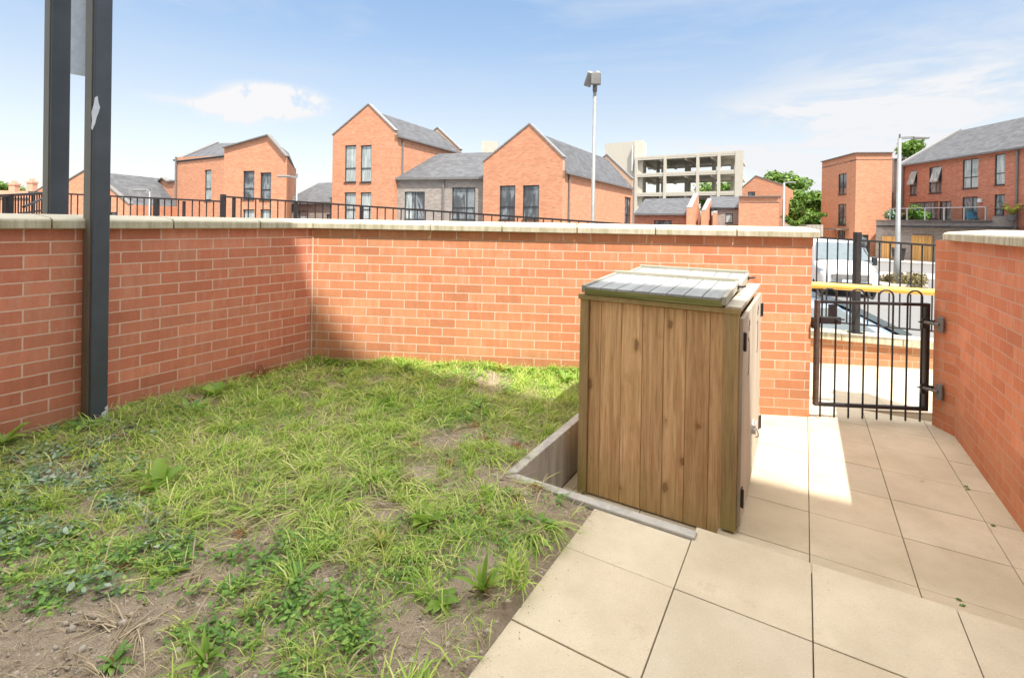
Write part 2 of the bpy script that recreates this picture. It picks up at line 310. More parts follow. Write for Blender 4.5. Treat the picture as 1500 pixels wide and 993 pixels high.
# ------------------------------------------------------------------ helpers
class MB:
    def __init__(s): s.v = []; s.f = []; s.uv = []
    def face(s, pts, uv=None):
        i = len(s.v); s.v += [tuple(p) for p in pts]; s.f.append(tuple(range(i, i + len(pts))))
        s.uv.append(uv if uv else [(0, 0)] * len(pts))
    def vf(s, vs, fs, uvs=None):
        i = len(s.v); s.v += [tuple(p) for p in vs]
        for k, f in enumerate(fs):
            s.f.append(tuple(a + i for a in f)); s.uv.append(uvs[k] if uvs else [(0, 0)] * len(f))
    def prism(s, poly, z0, z1):            # plan polygon (ccw), sides get (perimeter, z) uv
        n = len(poly); vs = [(p[0], p[1], z0) for p in poly] + [(p[0], p[1], z1) for p in poly]
        fs = [tuple(range(n))[::-1], tuple(range(n, 2 * n))]; uvs = [[(p[0], p[1]) for p in poly][::-1], [(p[0], p[1]) for p in poly]]
        u = 0
        for i in range(n):
            j = (i + 1) % n; d = math.dist(poly[i][:2], poly[j][:2])
            fs.append((i, j, n + j, n + i)); uvs.append([(u, z0), (u + d, z0), (u + d, z1), (u, z1)]); u += d
        s.vf(vs, fs, uvs)
    def box(s, c, size, rz=0., rot=None):
        hx, hy, hz = [a / 2 for a in size]; m = rot if rot is not None else Matrix.Rotation(rz, 3, 'Z')
        vs = [Vector(c) + m @ Vector((x * hx, y * hy, z * hz)) for z in (-1, 1) for x, y in ((-1, -1), (1, -1), (1, 1), (-1, 1))]
        s.vf(vs, [(3, 2, 1, 0), (4, 5, 6, 7), (0, 1, 5, 4), (1, 2, 6, 5), (2, 3, 7, 6), (3, 0, 4, 7)])
    def bar(s, a, b, w, h, up=(0, 0, 1)):   # box between two points, w across, h along up
        a = Vector(a); b = Vector(b); d = (b - a).normalized(); u = Vector(up)
        x = d.cross(u); x = x.normalized() if x.length > 1e-5 else Vector((1, 0, 0)); u = x.cross(d)
        vs = [p + x * sx * w / 2 + u * su * h / 2 for p in (a, b) for sx, su in ((-1, -1), (1, -1), (1, 1), (-1, 1))]
        s.vf(vs, [(0, 1, 2, 3), (7, 6, 5, 4), (0, 4, 5, 1), (1, 5, 6, 2), (2, 6, 7, 3), (3, 7, 4, 0)])
    def tube(s, pts, r, n=8, caps=True):
        pts = [Vector(p) for p in pts]; rs = r if isinstance(r, (list, tuple)) else [r] * len(pts); i0 = len(s.v)
        d0 = (pts[1] - pts[0]).normalized(); ref = Vector((0, 0, 1)) if abs(d0.z) < .9 else Vector((1, 0, 0))
        for k, p in enumerate(pts):
            d = ((pts[min(k + 1, len(pts) - 1)]) - pts[max(k - 1, 0)]).normalized()
            x = d.cross(ref); x = x.normalized() if x.length > 1e-4 else Vector((0, 1, 0)); y = x.cross(d)
            for a in range(n):
                an = 2 * math.pi * a / n; s.v.append(tuple(p + (x * math.cos(an) + y * math.sin(an)) * rs[k]))
        for k in range(len(pts) - 1):
            for a in range(n):
                b = (a + 1) % n; s.f.append((i0 + k * n + a, i0 + k * n + b, i0 + (k + 1) * n + b, i0 + (k + 1) * n + a)); s.uv.append([(0, 0)] * 4)
        if caps:
            s.f.append(tuple(i0 + a for a in range(n))[::-1]); s.uv.append([(0, 0)] * n)
            s.f.append(tuple(i0 + (len(pts) - 1) * n + a for a in range(n))); s.uv.append([(0, 0)] * n)
    def slab(s, poly, th):                 # 3d polygon thickened downwards along its normal, uv in plane
        P = [Vector(p) for p in poly]; n = (P[1] - P[0]).cross(P[2] - P[0]).normalized()
        if n.z < 0: P = P[::-1]; n = -n
        ax = Vector((0, 0, 1)).cross(n); ax = ax.normalized() if ax.length > 1e-4 else Vector((1, 0, 0)); ay = n.cross(ax)
        k = len(P); uv = [((p - P[0]).dot(ax), (p - P[0]).dot(ay)) for p in P]
        vs = P + [p - n * th for p in P]; fs = [tuple(range(k)), tuple(range(k, 2 * k))[::-1]]; us = [uv, uv[::-1]]
        for i in range(k):
            j = (i + 1) % k; fs.append((j, i, k + i, k + j)); us.append([uv[j], uv[i], uv[i], uv[j]])
        s.vf(vs, fs, us)
    def build(s, name, mat, parent=None, bevel=0, smooth=False, local=None, sub=0):
        me = bpy.data.meshes.new(name)
        vs = s.v
        o = bpy.data.objects.new(name, me)
        if local is not None: vs = [tuple(Vector(p) - Vector(local)) for p in vs]; o.location = local
        me.from_pydata(vs, [], s.f); uvl = me.uv_layers.new(name='UVMap')
        fl = [c for u in s.uv for p in u for c in p]; uvl.data.foreach_set('uv', fl)
        me.materials.append(M[mat] if isinstance(mat, str) else mat)
        if smooth: me.polygons.foreach_set('use_smooth', [True] * len(me.polygons))
        me.update()
        C.objects.link(o)
        if parent is not None:
            o.parent = parent
        if sub:
            q = o.modifiers.new('sub', 'SUBSURF'); q.levels = sub; q.render_levels = sub
        if bevel:
            b = o.modifiers.new('bev', 'BEVEL'); b.width = bevel; b.segments = 2; b.limit_method = 'ANGLE'; b.angle_limit = R(40)
        return o
def tag(o, label=None, cat=None, group=None, kind=None):
    for k, v in (('label', label), ('category', cat), ('group', group), ('kind', kind)):
        if v: o[k] = v
    return o
def thing(name, label, cat, loc=(0, 0, 0), rz=0., group=None):
    o = bpy.data.objects.new(name, None); C.objects.link(o); o.location = loc; o.rotation_euler = (0, 0, rz); o.empty_display_size = .2
    return tag(o, label, cat, group)
def copy_tree(o, parent=None):
    c = o.copy(); C.objects.link(c); c.parent = parent
    for ch in list(o.children): copy_tree(ch, c)
    return c
TH = -.5377
E1 = Vector((math.cos(TH), math.sin(TH))); E2 = Vector((-math.sin(TH), math.cos(TH)))
def EE(a, b, z=0.): p = E1 * a + E2 * b; return Vector((p.x, p.y, z))
COR = Vector((-1.7502, 4.3092)); TB = -.1073; EB = Vector((math.cos(TB), math.sin(TB))); NB = Vector((math.sin(-TB), math.cos(TB)))  # NB: away from the camera
LAWN = .265; UP = .25
MEAN = EE(0, 0)

# ------------------------------------------------------------------ ground
tag(MB(), None) if 0 else None
g = MB(); g.prism([(-600, -200), (600, -200), (600, 900), (-600, 900)], -1.4, -.9); tag(g.build('street_ground', 'asphalt'), kind='structure')
# terrace the gardens stand on (retains above the street), its outer edge runs along the railing
def railY(X): return 5.41 - .147 * (X - 3.39)
tp = [(-14, railY(-14) + .12), (-14, -1.2), (9, -6.5), (12, railY(12) + .12)]
g = MB(); g.prism(tp, -.95, -.06); tag(g.build('terrace_base', 'mortar_bed'), kind='structure')
def slabs(name, cells, z, th=.05, gap=.0035, frame=None, mat='slab'):
    b = MB()
    for (a0, a1, b0, b1) in cells:
        dz = random.uniform(-.0012, .0012)
        q = [frame(a, c) for a, c in ((a0 + gap / 2, b0 + gap / 2), (a1 - gap / 2, b0 + gap / 2), (a1 - gap / 2, b1 - gap / 2), (a0 + gap / 2, b1 - gap / 2))]
        b.prism([(p.x, p.y) for p in q], z - th, z + dz)
    return b.build(name, mat, bevel=.002)
# lower paving (in front of gate), joints measured on the photograph
A1 = .0437; B1 = 4.1827; SG = .3879
cells = []
cols = [A1 - 4 * SG, A1 - 3 * SG, A1 - 2 * SG, A1 - SG, A1, A1 + SG, A1 + 2 * SG, .966]
for i in range(len(cols) - 1):
    for j in range(-1, 6):
        b1 = B1 - (j - 1) * SG; b0 = b1 - SG
        if j == -1: b1 = b0 + SG
        if cols[i] < -1.13:
            a0 = max(cols[i], -1.185)
        else: a0 = cols[i]
        if b0 < 2.08: b0 = 2.08
        if b1 - b0 > .02 and cols[i + 1] > a0 + .02: cells.append((a0, cols[i + 1], b0, b1))
slabs('lower_paving', [c for c in cells if c[1] > -.3], 0., frame=EE)['kind'] = 'structure'
slabs('bin_bay_paving', [c for c in cells if c[1] <= -.3], -.04, th=.03, frame=EE)['kind'] = 'structure'
g = MB(); q = [EE(-.33, 2.06), EE(.97, 2.06), EE(.97, 5.2), EE(-.33, 5.2)]
g.prism([(p.x, p.y) for p in q], -.058, -.012); q = [EE(-1.2, 2.06), EE(-.331, 2.06), EE(-.331, 5.2), EE(-1.2, 5.2)]; g.prism([(p.x, p.y) for p in q], -.07, -.055); tag(g.build('paving_bed', 'mortar_bed'), kind='structure')
# upper paving (one step higher)
SU = .4061; A0 = -.7705; B0 = 2.075
cells = []
for i in range(0, 5):
    a0 = A0 + i * SU; a1 = min(a0 + SU, .966)
    for j in range(0, 9):
        b1 = B0 - (.3437 + (j - 1) * SU if j > 0 else 0); b0 = B0 - .3437 - j * SU
        if j == 0 and i >= 1: b1 = 2.135
        if i == 0 and j == 0: b1 = 2.034
        if i == 0: cells.append((a0, a1, b0, b1))
        else: cells.append((a0, a1, b0, b1))
slabs('upper_paving', cells, UP, frame=EE)['kind'] = 'structure'
g = MB(); q = [EE(A0 + .03, -1.2), EE(.96, -1.2), EE(.96, 2.10), EE(-.36, 2.10), EE(-.36, 2.03), EE(A0 + .03, 2.03)]
g.prism([(p.x, p.y) for p in q], -.06, UP - .016); tag(g.build('step_base', 'mortar_bed'), kind='structure')
# communal path outside the gate: sloping up to the left
g = MB()
def pathz(X): return max(0., -.055 * (X - 2.4) * 1.0)
o0 = Vector((2.9, 3.9))
cells2 = []
def EBf(a, b): p = Vector((2.37, 3.866)) + EB * a + NB * b; return Vector((p.x, p.y, 0))
for i in range(-8, 14):
    for j in range(0, 5):
        cells2.append((i * .45 - .1, i * .45 + .35, .235 + j * .45 * .9, .235 + (j + 1) * .45 * .9))
slabs('communal_path', cells2, 0., frame=EBf)['kind'] = 'structure'

# lawn soil
def backY(x): return COR.y + (x - COR.x) * EB.y / EB.x
def hsoil(a, b):
    return LAWN - .012 + .018 * math.sin(a * 2.3 + 1) * math.cos(b * 2.1) + .012 * math.sin(a * 7.1 + b * 5.3) + .006 * math.sin(a * 17 + 3) * math.sin(b * 15)
def in_lawn(a, b):
    if a < -3.71 or b < -.9: return False
    if b > 2.055: amax = -1.24
    else: amax = A0 + .0
    if a > amax: return False
    p = E1 * a + E2 * b
    return p.y < backY(p.x)
g = MB(); NA, NBb = 110, 190
idx = {}
a_ = np.linspace(-3.74, -.762, NA); b_ = np.linspace(-1., 4.3, NBb)
for i, a in enumerate(a_):
    for j, b in enumerate(b_):
        h = hsoil(a, b) + random.uniform(-.007, .007) * (1 if a < -.9 else .4)
        if b > 2.04 and a > -1.235: a2 = -1.235
        else: a2 = a
        p = EE(a2, b, h)
        if b < 2.06 and a > -.80: p.z = UP - .012
        yb = backY(p.x) + .02
        if p.y > yb: p.y = yb
        idx[i, j] = len(g.v); g.v.append(tuple(p))
for i in range(NA - 1):
    for j in range(NBb - 1):
        if b_[j] > 2.02 and a_[i] > -1.235: continue
        g.f.append((idx[i, j], idx[i + 1, j], idx[i + 1, j + 1], idx[i, j + 1])); g.uv.append([(0, 0)] * 4)
tag(g.build('garden_soil', 'soil', smooth=True), kind='structure')

# ------------------------------------------------------------------ garden walls
def coping_profile(off0=-.045, off1=.26):
    # (offset across the wall from its front face (+ = away), z)
    return [(off0, 1.412), (off1, 1.412), (off1, 1.462), (off1 - .02, 1.488), (off1 - .05, 1.494), (off0 + .03, 1.474), (off0 + .006, 1.466), (off0, 1.455)]
def coping(parent, P, d, n, cuts, miters=(0, 0), name='coping_stone'):
    """stones along the wall: P start, d direction, n across (away), cuts = list of u; miters = extra u per unit offset at both ends"""
    prof = coping_profile(); k = len(prof)
    for a, b in zip(cuts[:-1], cuts[1:]):
        g = MB(); vs = []
        for e, u in ((0, a + .004), (1, b - .004)):
            for (o, z) in prof:
                uu = u
                if e == 0 and a == cuts[0]: uu = a + miters[0] * o
                if e == 1 and b == cuts[-1]: uu = b + miters[1] * o
                p = P + d * uu + n * o; vs.append((p.x, p.y, z + random.uniform(-.0008, .0008)))
        fs = [tuple(range(k)), tuple(range(k, 2 * k))[::-1]] + [((i + 1) % k, i, k + i, k + (i + 1) % k) for i in range(k)]
        g.vf(vs, fs); g.build(name, 'coping', parent, bevel=.004)
def wallstrip(P, d, n, L, th, z0, z1):
    a = P; b = P + d * L; c = b + n * th; e = a + n * th
    return [(a.x, a.y), (b.x, b.y), (c.x, c.y), (e.x, e.y)]
# back wall
bw = thing('brick_garden_wall', 'long sunlit orange brick garden wall with pale stone coping behind the lawn, facing the viewer', 'wall', (COR.x, COR.y, 0), group='garden boundary walls')
bw.location = (0, 0, 0)
L = 4.1416
g = MB(); g.prism(wallstrip(COR, EB, NB, L, .215, 0, 0), -.1, 1.412); g.build('brickwork', 'brick_back', bw)
# the course under the coping stands a little proud
g = MB(); P = COR - NB * .006
g.prism(wallstrip(P, EB, NB, L + .004, .0055, 0, 0), 1.3422, 1.411); g.build('corbel_course', 'brick_back', bw)
def ub(px): # position along the back wall of a pixel x at coping height
    r = unray(px, 335); k = r[0] / r[1]
    return (k * COR.y - COR.x) / (EB.x - k * EB.y)
cuts = [0.] + [ub(x) for x in (530, 632, 736, 845, 959, 1077)] + [L + .035]
ELd = -E2; NL = -E1                                   # left wall: direction towards camera, across = away from garden
ang = math.atan2(NL.x * EB.x + NL.y * EB.y, 1)
# mitre between the two copings
coping(bw, COR, EB, NB, cuts, (-.68, 0))
# left wall
lw = thing('brick_garden_wall', 'shaded red brick garden wall with pale coping behind the near steel post', 'wall', group='garden boundary walls')
g = MB(); Lp = COR
a = Lp; b = Lp + ELd * 6.2; c_ = b + NL * .215; e_ = COR + NL * .215 + E2 * .35
g.prism([(a.x, a.y), (e_.x, e_.y), (c_.x, c_.y), (b.x, b.y)], -.1, 1.412)
# explicit uv on the garden face (u measured from the corner)
g.f.append(tuple(range(len(g.v), len(g.v) + 4))); 
p0 = COR + E1 * .002; p1 = p0 + ELd * 6.2
g.v += [(p0.x, p0.y, -.1), (p1.x, p1.y, -.1), (p1.x, p1.y, 1.4115), (p0.x, p0.y, 1.4115)]; g.uv.append([(0, -.1), (-6.2, -.1), (-6.2, 1.4115), (0, 1.4115)])
g.build('brickwork', 'brick_left', lw)
def ul(px):
    r = unray(px, 332); k = r[0] / r[1]
    return (k * COR.y - COR.x) / (ELd.x - k * ELd.y)
cuts = [0., ul(377), ul(250), ul(72)]
while cuts[-1] < 6: cuts.append(cuts[-1] + .6)
coping(lw, COR, ELd, NL, cuts, (-.68, 0))
p_ = COR + E1 * .006 + EB * .002 - NB * .004
g = MB(); g.box((p_.x, p_.y, .62), (.010, .010, 1.42), rz=TH); g.build('corner_joint', 'mortar', lw)
# right wall with the gate pier
rw = thing('brick_garden_wall', 'red brick garden wall with pale coping on the right, running up to the gate hinges', 'wall', group='garden boundary walls')
R0 = EE(.957, 4.70).to_2d(); R1 = EE(.957, -1.1).to_2d(); Rv = EE(.862, 4.885).to_2d()
g = MB()
t0 = Rv + E1 * 1.2 - E2 * .55 * 0
pl = [R1, R1 + E1 * .22, EE(1.177, 4.60).to_2d(), Rv + EB * .33, Rv, R0]
L1 = (R0 - R1).length
g.prism([(p.x, p.y) for p in pl], -.1, 1.412)
# the garden face and pier face carry the brick courses in one unbroken uv
for (pa, pb, u0) in ((R0, R1, 0.), (Rv, R0, -(Rv - R0).length)):
    nrm = Vector(((pb - pa).y, -(pb - pa).x)).normalized() * .002
    if nrm.dot(-E1) < 0: nrm = -nrm
    d = (pb - pa).length; i0 = len(g.v)
    g.v += [(pa.x + nrm.x, pa.y + nrm.y, -.1), (pb.x + nrm.x, pb.y + nrm.y, -.1), (pb.x + nrm.x, pb.y + nrm.y, 1.4115), (pa.x + nrm.x, pa.y + nrm.y, 1.4115)]
    g.f.append((i0, i0 + 1, i0 + 2, i0 + 3)); g.uv.append([(u0, -.1), (u0 + d, -.1), (u0 + d, 1.4115), (u0, 1.4115)])
g.build('brickwork', 'brick_right', rw)
coping(rw, EE(.957, 4.95).to_2d(), -E2, E1, [0., .62, 1.22, 1.82, 2.42, 3.02, 3.62, 4.22, 4.82, 5.42, 6.02])

# low wall + railing beyond the communal path
lo = thing('low_retaining_wall', 'low brick wall with broad pale coping under the railing beyond the gate', 'wall')
Xs = [-9, -4, 0, 2.4, 5, 9]
def rtop(X):
    return EZ + (.297 - .054 * (X + 3.82)) - .012
def lz(X): return rtop(X) - 1.03
g = MB()
for xa, xb in zip(Xs[:-1], Xs[1:]):
    for (y0, y1, zb, dz) in ((0., .2, -.9, -.075),):
        vs = []
        for X in (xa, xb):
            for yy in (y0, y1):
                vs += [(X, railY(X) + yy, zb), (X, railY(X) + yy, lz(X) + dz)]
        g.vf(vs, [(0, 4, 5, 1), (6, 2, 3, 7), (1, 5, 7, 3)], [[(xa, zb), (xb, zb), (xb, lz(xb)), (xa, lz(xa))]] * 2 + [[(0, 0)] * 4])
g.build('brickwork', 'brick_back', lo)
X = -9.
while X < 9:
    g = MB(); vs = []
    for x in (X + .003, X + .597):
        for yy in (-.05, .25):
            vs += [(x, railY(x) + yy, lz(x) - .075), (x, railY(x) + yy, lz(x))]
    g.vf(vs, [(0, 2, 3, 1), (4, 5, 7, 6), (0, 4, 6, 2), (1, 3, 7, 5), (0, 1, 5, 4), (2, 6, 7, 3)]); g.build('coping_stone', 'coping', lo, bevel=.004); X += .6
# railing
def railpt(px, py=320):
    r = unray(px, py); k = r[0] / r[1]; # X = kY, Y = 5.41-.147(X-3.39)
    Y = (5.41 + .147 * 3.39) / (1 + .147 * k); return k * Y
def railing(name, label, x0, x1, zf, posts, sp=.105):
    t = thing(name, label, 'railing', group='black metal railings beyond the wall')
    y = lambda X: railY(X) + .1
    g = MB(); g.bar((x0, y(x0), zf(x0)), (x1, y(x1), zf(x1)), .045, .022); g.build('top_rail', 'iron', t)
    g = MB(); g.bar((x0, y(x0), zf(x0) - .93), (x1, y(x1), zf(x1) - .93), .04, .014); g.build('bottom_rail', 'iron', t)
    X = x0 + sp / 2
    while X < x1:
        if all(abs(X - p[0]) > .06 for p in posts):
            g = MB(); g.tube([(X, y(X), zf(X) - .93), (X, y(X), zf(X) - .01)], .0075, 6); g.build('baluster', 'iron', t)
        X += sp
    for p in posts:
        g = MB(); X, w, up = p; g.box((X, y(X), zf(X) - .5 + up / 2), (w, w, 1.06 + up)); 
        g.box((X, y(X), zf(X) - 1.02), (w * 2, w * 1.8, .014)); g.build('railing_post', 'iron', t, bevel=.004)
    return t
zf1 = lambda X: ZZ(100, 284.2, 6.8) + (X + 6.16) * ((ZZ(316, 294.8, 6.48) - ZZ(100, 284.2, 6.8)) / 2.25)
zf2 = lambda X: rtop(X)
xa = railpt(320)
railing('railing', 'black railing panel seen between the two steel posts and the step in the rail', -6.9, xa - .03, zf1, [(railpt(221), .055, -.02), (railpt(262) , .03, -.05)])
railing('railing', 'long black railing sloping down behind the back wall and the gate', xa, 6.2, zf2, [(xa, .055, .0), (railpt(336), .035, -.04), (railpt(428), .042, -.02), (railpt(526), .042, -.02), (railpt(1264, 420), .06, .06), (6.0, .085, .06)])
# dense side railing with sloping handrail at the far left
t = thing('stair_railing', 'closely spaced dark railing with a sloping handrail at the left edge', 'railing', group='black metal railings beyond the wall')
pA = PX(-30, 5.3); pB = PX(66, 7.0)
zA = ZZ(-30, 288.5, 5.3); zB = ZZ(66, 283.2, 7.0)
pt = lambda f, z: Vector((pA.x + (pB.x - pA.x) * f, pA.y + (pB.y - pA.y) * f, zA + (zB - zA) * f + z))
g = MB(); g.bar(pt(0, 0), pt(1, 0), .05, .03); g.build('top_rail', 'iron', t)
for i in range(22):
    g = MB(); f = (i + .5) / 22; g.tube([pt(f, -.6), pt(f, 0)], .008, 6); g.build('baluster', 'iron', t)
g = MB(); g.box(pt(.37, -.3), (.07, .07, .62)); g.build('railing_post', 'iron', t)
g = MB(); g.tube([pt(.42, -.14) + Vector((0, .15, 0)), pt(.62, -.09) + Vector((0, .15, 0)), pt(.8, -.035) + Vector((0, .15, 0))], .016, 8); g.build('handrail', 'iron', t)
g = MB(); g.bar(pt(.55, -.24), pt(1, -.24), .03, .02); g.build('bottom_rail', 'iron', t)
# yellow handrail
t = thing('yellow_handrail', 'bright yellow tubular handrail held on black hooks in front of the railing', 'handrail')
pa = PX(1150, 5.18, 413); pb = PX(1420, 4.95, 432)
za = ZZ(1190, 417.5, 5.15); zb_ = ZZ(1365, 428, 5.0); xa_, xb_ = PX(1190, 5.15, 417).x, PX(1365, 5.0, 428).x
hz = lambda X: za + (X - xa_) * (zb_ - za) / (xb_ - xa_)
g = MB(); pts = [(X, 5.15 - .15 * (X - xa_) / (xb_ - xa_), hz(X)) for X in (xa_ - 1.2, xa_, (xa_ + xb_) / 2, xb_, xb_ + 1.2)]
g.tube(pts, .034, 16); g.build('rail', 'yellow', t, smooth=True)
for px in (1206, 1284):
    X = PX(px, 5.1, 425).x; y0 = 5.13; z0 = hz(X)
    g = MB(); g.tube([(X, y0, z0 - .03), (X, y0, z0 - .08), (X + .02, y0 + .05, z0 - .12), (X + .06, y0 + .14, z0 - .12), (X + .10, y0 + .22, z0 - .08)], .011, 8); g.build('bracket', 'iron', t, smooth=True)

# ------------------------------------------------------------------ gate
gL = Vector((2.395, 3.85)); gR = Vector((3.215, 3.78))
zt_ = ZZ(1192, 442, 3.85); zt2 = ZZ(1362, 446, 3.78); zb1 = ZZ(1195, 591, 3.85); zb2 = ZZ(1360, 599, 3.78)
gt = thing('garden_gate', 'low black metal gate with four hooped tops in the wall opening', 'gate', (gR.x, gR.y, 0))
inv = Matrix.Translation(-gt.location)
dg = (gR - gL).normalized(); wG = (gR - gL).length
def gp(f, z, o=0.): p = gL + dg * (f * wG) - gR; return Vector((p.x, p.y - o, z))
zt_m = (zt_ + zt2) / 2; zb_m = (zb1 + zb2) / 2
for nm, (a, b), w, h in (('top_bar', (gp(0, zt_m), gp(1, zt_m)), .03, .022), ('bottom_bar', (gp(0, zb_m), gp(1, zb_m)), .03, .026)):
    g = MB(); g.bar(a, b, w, h); g.build(nm, 'iron', gt, bevel=.002)
g = MB(); g.bar(gp(.012, zb_m - .012), gp(.012, zt_m + .012), .04, .028, up=(1, 0, 0)); g.build('stile', 'iron_brown', gt, bevel=.003)
g = MB(); g.bar(gp(.988, zb_m - .012), gp(.988, zt_m + .012), .04, .028, up=(1, 0, 0)); g.build('stile', 'iron', gt, bevel=.003)
bars = [(.055 + i * .1275) for i in range(8)]
for i in range(0, 8, 2):
    fa, fb = bars[i], bars[i + 1]; r = (fb - fa) * wG / 2; zc = zt_m + .055
    pts = [gp(fa, zb_m - .10, .0)] + [gp(fa, zt_m - .3), gp(fa, zc)]
    for k in range(1, 8):
        an = math.pi * k / 8; pts.append(gp((fa + fb) / 2 - (fb - fa) / 2 * math.cos(an), zc + r * math.sin(an) * .95))
    pts += [gp(fb, zc), gp(fb, zb_m - .10)]
    g = MB(); g.tube(pts, .0068, 8); g.build('hooped_bar', 'iron', gt, smooth=True)
# lock
g = MB(); g.box(gp(.115, zt_m - .14, .02), (.15, .035, .055), rz=TB); g.tube([gp(.165, zt_m - .14, .03), gp(.165, zt_m - .14, .07)], .016, 10); lk = g.build('lock_case', 'iron', gt, bevel=.006)
g = MB(); g.box(gp(.15, zt_m - .085, .0), (.055, .02, .13), rz=TB); g.bar(gp(.17, zt_m - .135), gp(.26, zt_m - .135), .008, .01); g.build('lock_bolt', 'iron', lk)
g = MB(); g.box(gp(-.015, zt_m - .17, .0), (.02, .06, .085), rz=TB); g.build('latch_keeper', 'iron', gt, bevel=.003)
# hinges
for zz in (zt_m - .13, zb_m + .17):
    g = MB()
    g.tube([gp(.90, zz, .02), gp(1.06, zz, .02)], .006, 8); g.tube([gp(.965, zz - .035, .02), gp(.965, zz + .035, .02)], .014, 8)
    g.box(gp(.95, zz - .01, .022), (.035, .014, .075), rz=TB); g.box(gp(1.03, zz, .02), (.03, .03, .03), rz=TB)
    h = g.build('hinge', 'iron', gt, bevel=.002)
    g = MB(); g.box((-.002, -.115, zz), (.014, .055, .115)); g.tube([(-.012, -.115, zz), (-.045, -.02, zz)], .012, 8); tag(g.build('hinge_plate', 'trim', h, bevel=.004), 'grey metal plate bolted to the brick pier')

# ------------------------------------------------------------------ steel posts
def steel_post(label, P, zb, zt, a, b, patches):
    """P = near corner (2D), a along +E2, b along -E1"""
    t = thing('steel_post', label, 'post', (P.x, P.y, zb), TH, 'tall dark grey steel posts')
    g = MB(); g.prism([(0, 0), (0, a), (-b, a), (-b, 0)], 0, zt - zb); g.build('post_shaft', 'postpaint', t, bevel=.006)
    g = MB(); g.box((-b / 2 - .006, -.002, (zt - zb) / 2), (b - .03, .008, zt - zb - .02)); tag(g.build('side_plate', 'postside', t, bevel=.002), 'brownish side plate')
    for pl in patches:
        g = MB(); n = len(pl); vs = [(.0015, y, z - zb) for y, z in pl] + [(-.001, y, z - zb) for y, z in pl]
        g.vf(vs, [tuple(range(n)), tuple(range(n, 2 * n))[::-1]] + [(i, (i + 1) % n, n + (i + 1) % n, n + i) for i in range(n)])
        tag(g.build('peeled_patch', 'peel', t), 'silvery patch where the paint has peeled')
    return t
def pcorner(px, py, e1c):
    r = unray(px, py); k = r[0] / r[1]; # point with E1 coordinate e1c on the ray
    Y = e1c / (E1.x * k + E1.y); return Vector((k * Y, Y))
PA = pcorner(132.5, 560, -3.585)
def onface(px, py):                      # pixel on the right-hand face of the near post -> (y, z) local
    p = pcorner(px, py, -3.585); r = unray(px, py); z = EZ + r[2] * p.y / r[1]; return ((p - PA).dot(E2), z)
pa1 = [onface(*q) for q in ((139, 143), (143, 141), (144, 150), (146.5, 158), (144, 166), (141.5, 172), (139, 182), (135, 191), (133.6, 188), (135, 176), (134, 165), (137, 155))]
pa2 = [onface(*q) for q in ((158, 593), (158, 615), (153, 616), (149, 610), (148.5, 605), (155, 600), (153, 597.5))]
steel_post('near dark grey steel post with peeled paint patches, standing in front of the left wall', PA, .22, 3.9, (onface(158.5, 560)[0]), .125, [pa1, pa2])
PB = pcorner(73, 320, -4.03)
pb2 = pcorner(101, 320, -4.03)
steel_post('dark grey steel post rising behind the left wall, left of the near post', PB, -.05, 3.9, (pb2 - PB).dot(E2), .12, [])

pp = PB + E2 * .11
ra, rb_ = unray(104, 60), unray(126, 60)
qa = PX(103, pp.y + .12, 60); qb = PX(127, pp.y + .12, 60)
g = MB(); za = ZZ(107, 108, qa.y); zb_2 = ZZ(124, 112, qa.y); pn_ = Vector((.0, .02, 0))
vs = [(qa.x, qa.y, za), (qb.x, qb.y, zb_2), (qb.x, qb.y, 3.85), (qa.x, qa.y, 3.85)]; vs += [tuple(Vector(v) + pn_) for v in vs]
g.vf(vs, [(0, 1, 2, 3), (7, 6, 5, 4), (0, 4, 5, 1), (1, 5, 6, 2), (2, 6, 7, 3), (3, 7, 4, 0)])
tag(g.build('white_panel', 'peel'), 'pale panel high up between the tops of the two steel posts', 'panel')

# ------------------------------------------------------------------ concrete edging + bin store
ce = thing('concrete_edging', 'L-shaped pale concrete edging retaining the lawn around the bin store', 'edging')
g = MB(); q = [EE(-1.243, 2.035), EE(-.352, 2.035), EE(-.352, 2.087), EE(-1.19, 2.087)]
g.prism([(p.x, p.y) for p in q], -.05, UP + .012); g.build('front_edging', 'concrete', ce, bevel=.005)
g = MB(); q = [EE(-1.243, 2.036), EE(-1.191, 2.088), EE(-1.191, 3.98), EE(-1.243, 3.97)]
g.prism([(p.x, p.y) for p in q], -.05, UP + .018); g.build('side_edging', 'concrete', ce, bevel=.005)

SA, SB = -.262, 2.603; SW, SD, SH = .828, 1.14, 1.09
st = thing('bin_store', 'weathered wooden double bin store with two slatted lids beside the gate path', 'bin store', tuple(EE(SA, SB, 0)), TH)
# local: x = E1 (0 .. -SW), y = E2 (0..SD)
g = MB(); w = [(-SW + .06), 0]; x = -SW + .052; bwid = [.062, .105, .103, .1, .1, .103, .058]
x0 = x
tot = SW - .052 - .07
bs = [b * tot / sum(bwid) for b in bwid]
for b in bs:
    g.box((x0 + b / 2, .022, SH / 2 - .03), (b - .0015, .018, SH - .0)); x0 += b
g.build('front_panel', 'board', st, bevel=.003)
g = MB(); g.box((-SW + .025, .012, SH / 2 - .025), (.05, .03, SH + .01)); g.build('corner_post', 'batten', st, bevel=.003)
g = MB(); g.box((-.0365, .018, SH / 2 - .005), (.066, .05, SH - .03)); g.build('corner_post', 'batten', st, bevel=.003)
g = MB(); g.box((-SW / 2 - .004, .010, SH - .012), (SW + .012, .042, .028)); g.build('top_rail', 'batten', st, bevel=.003)
g = MB(); yy = .03
for i in range(11): g.box((-SW + .012, yy + .05, SH / 2), (.02, .096, SH - .04)); yy += .1
g.build('side_panel', 'board', st, bevel=.002)
g = MB(); 
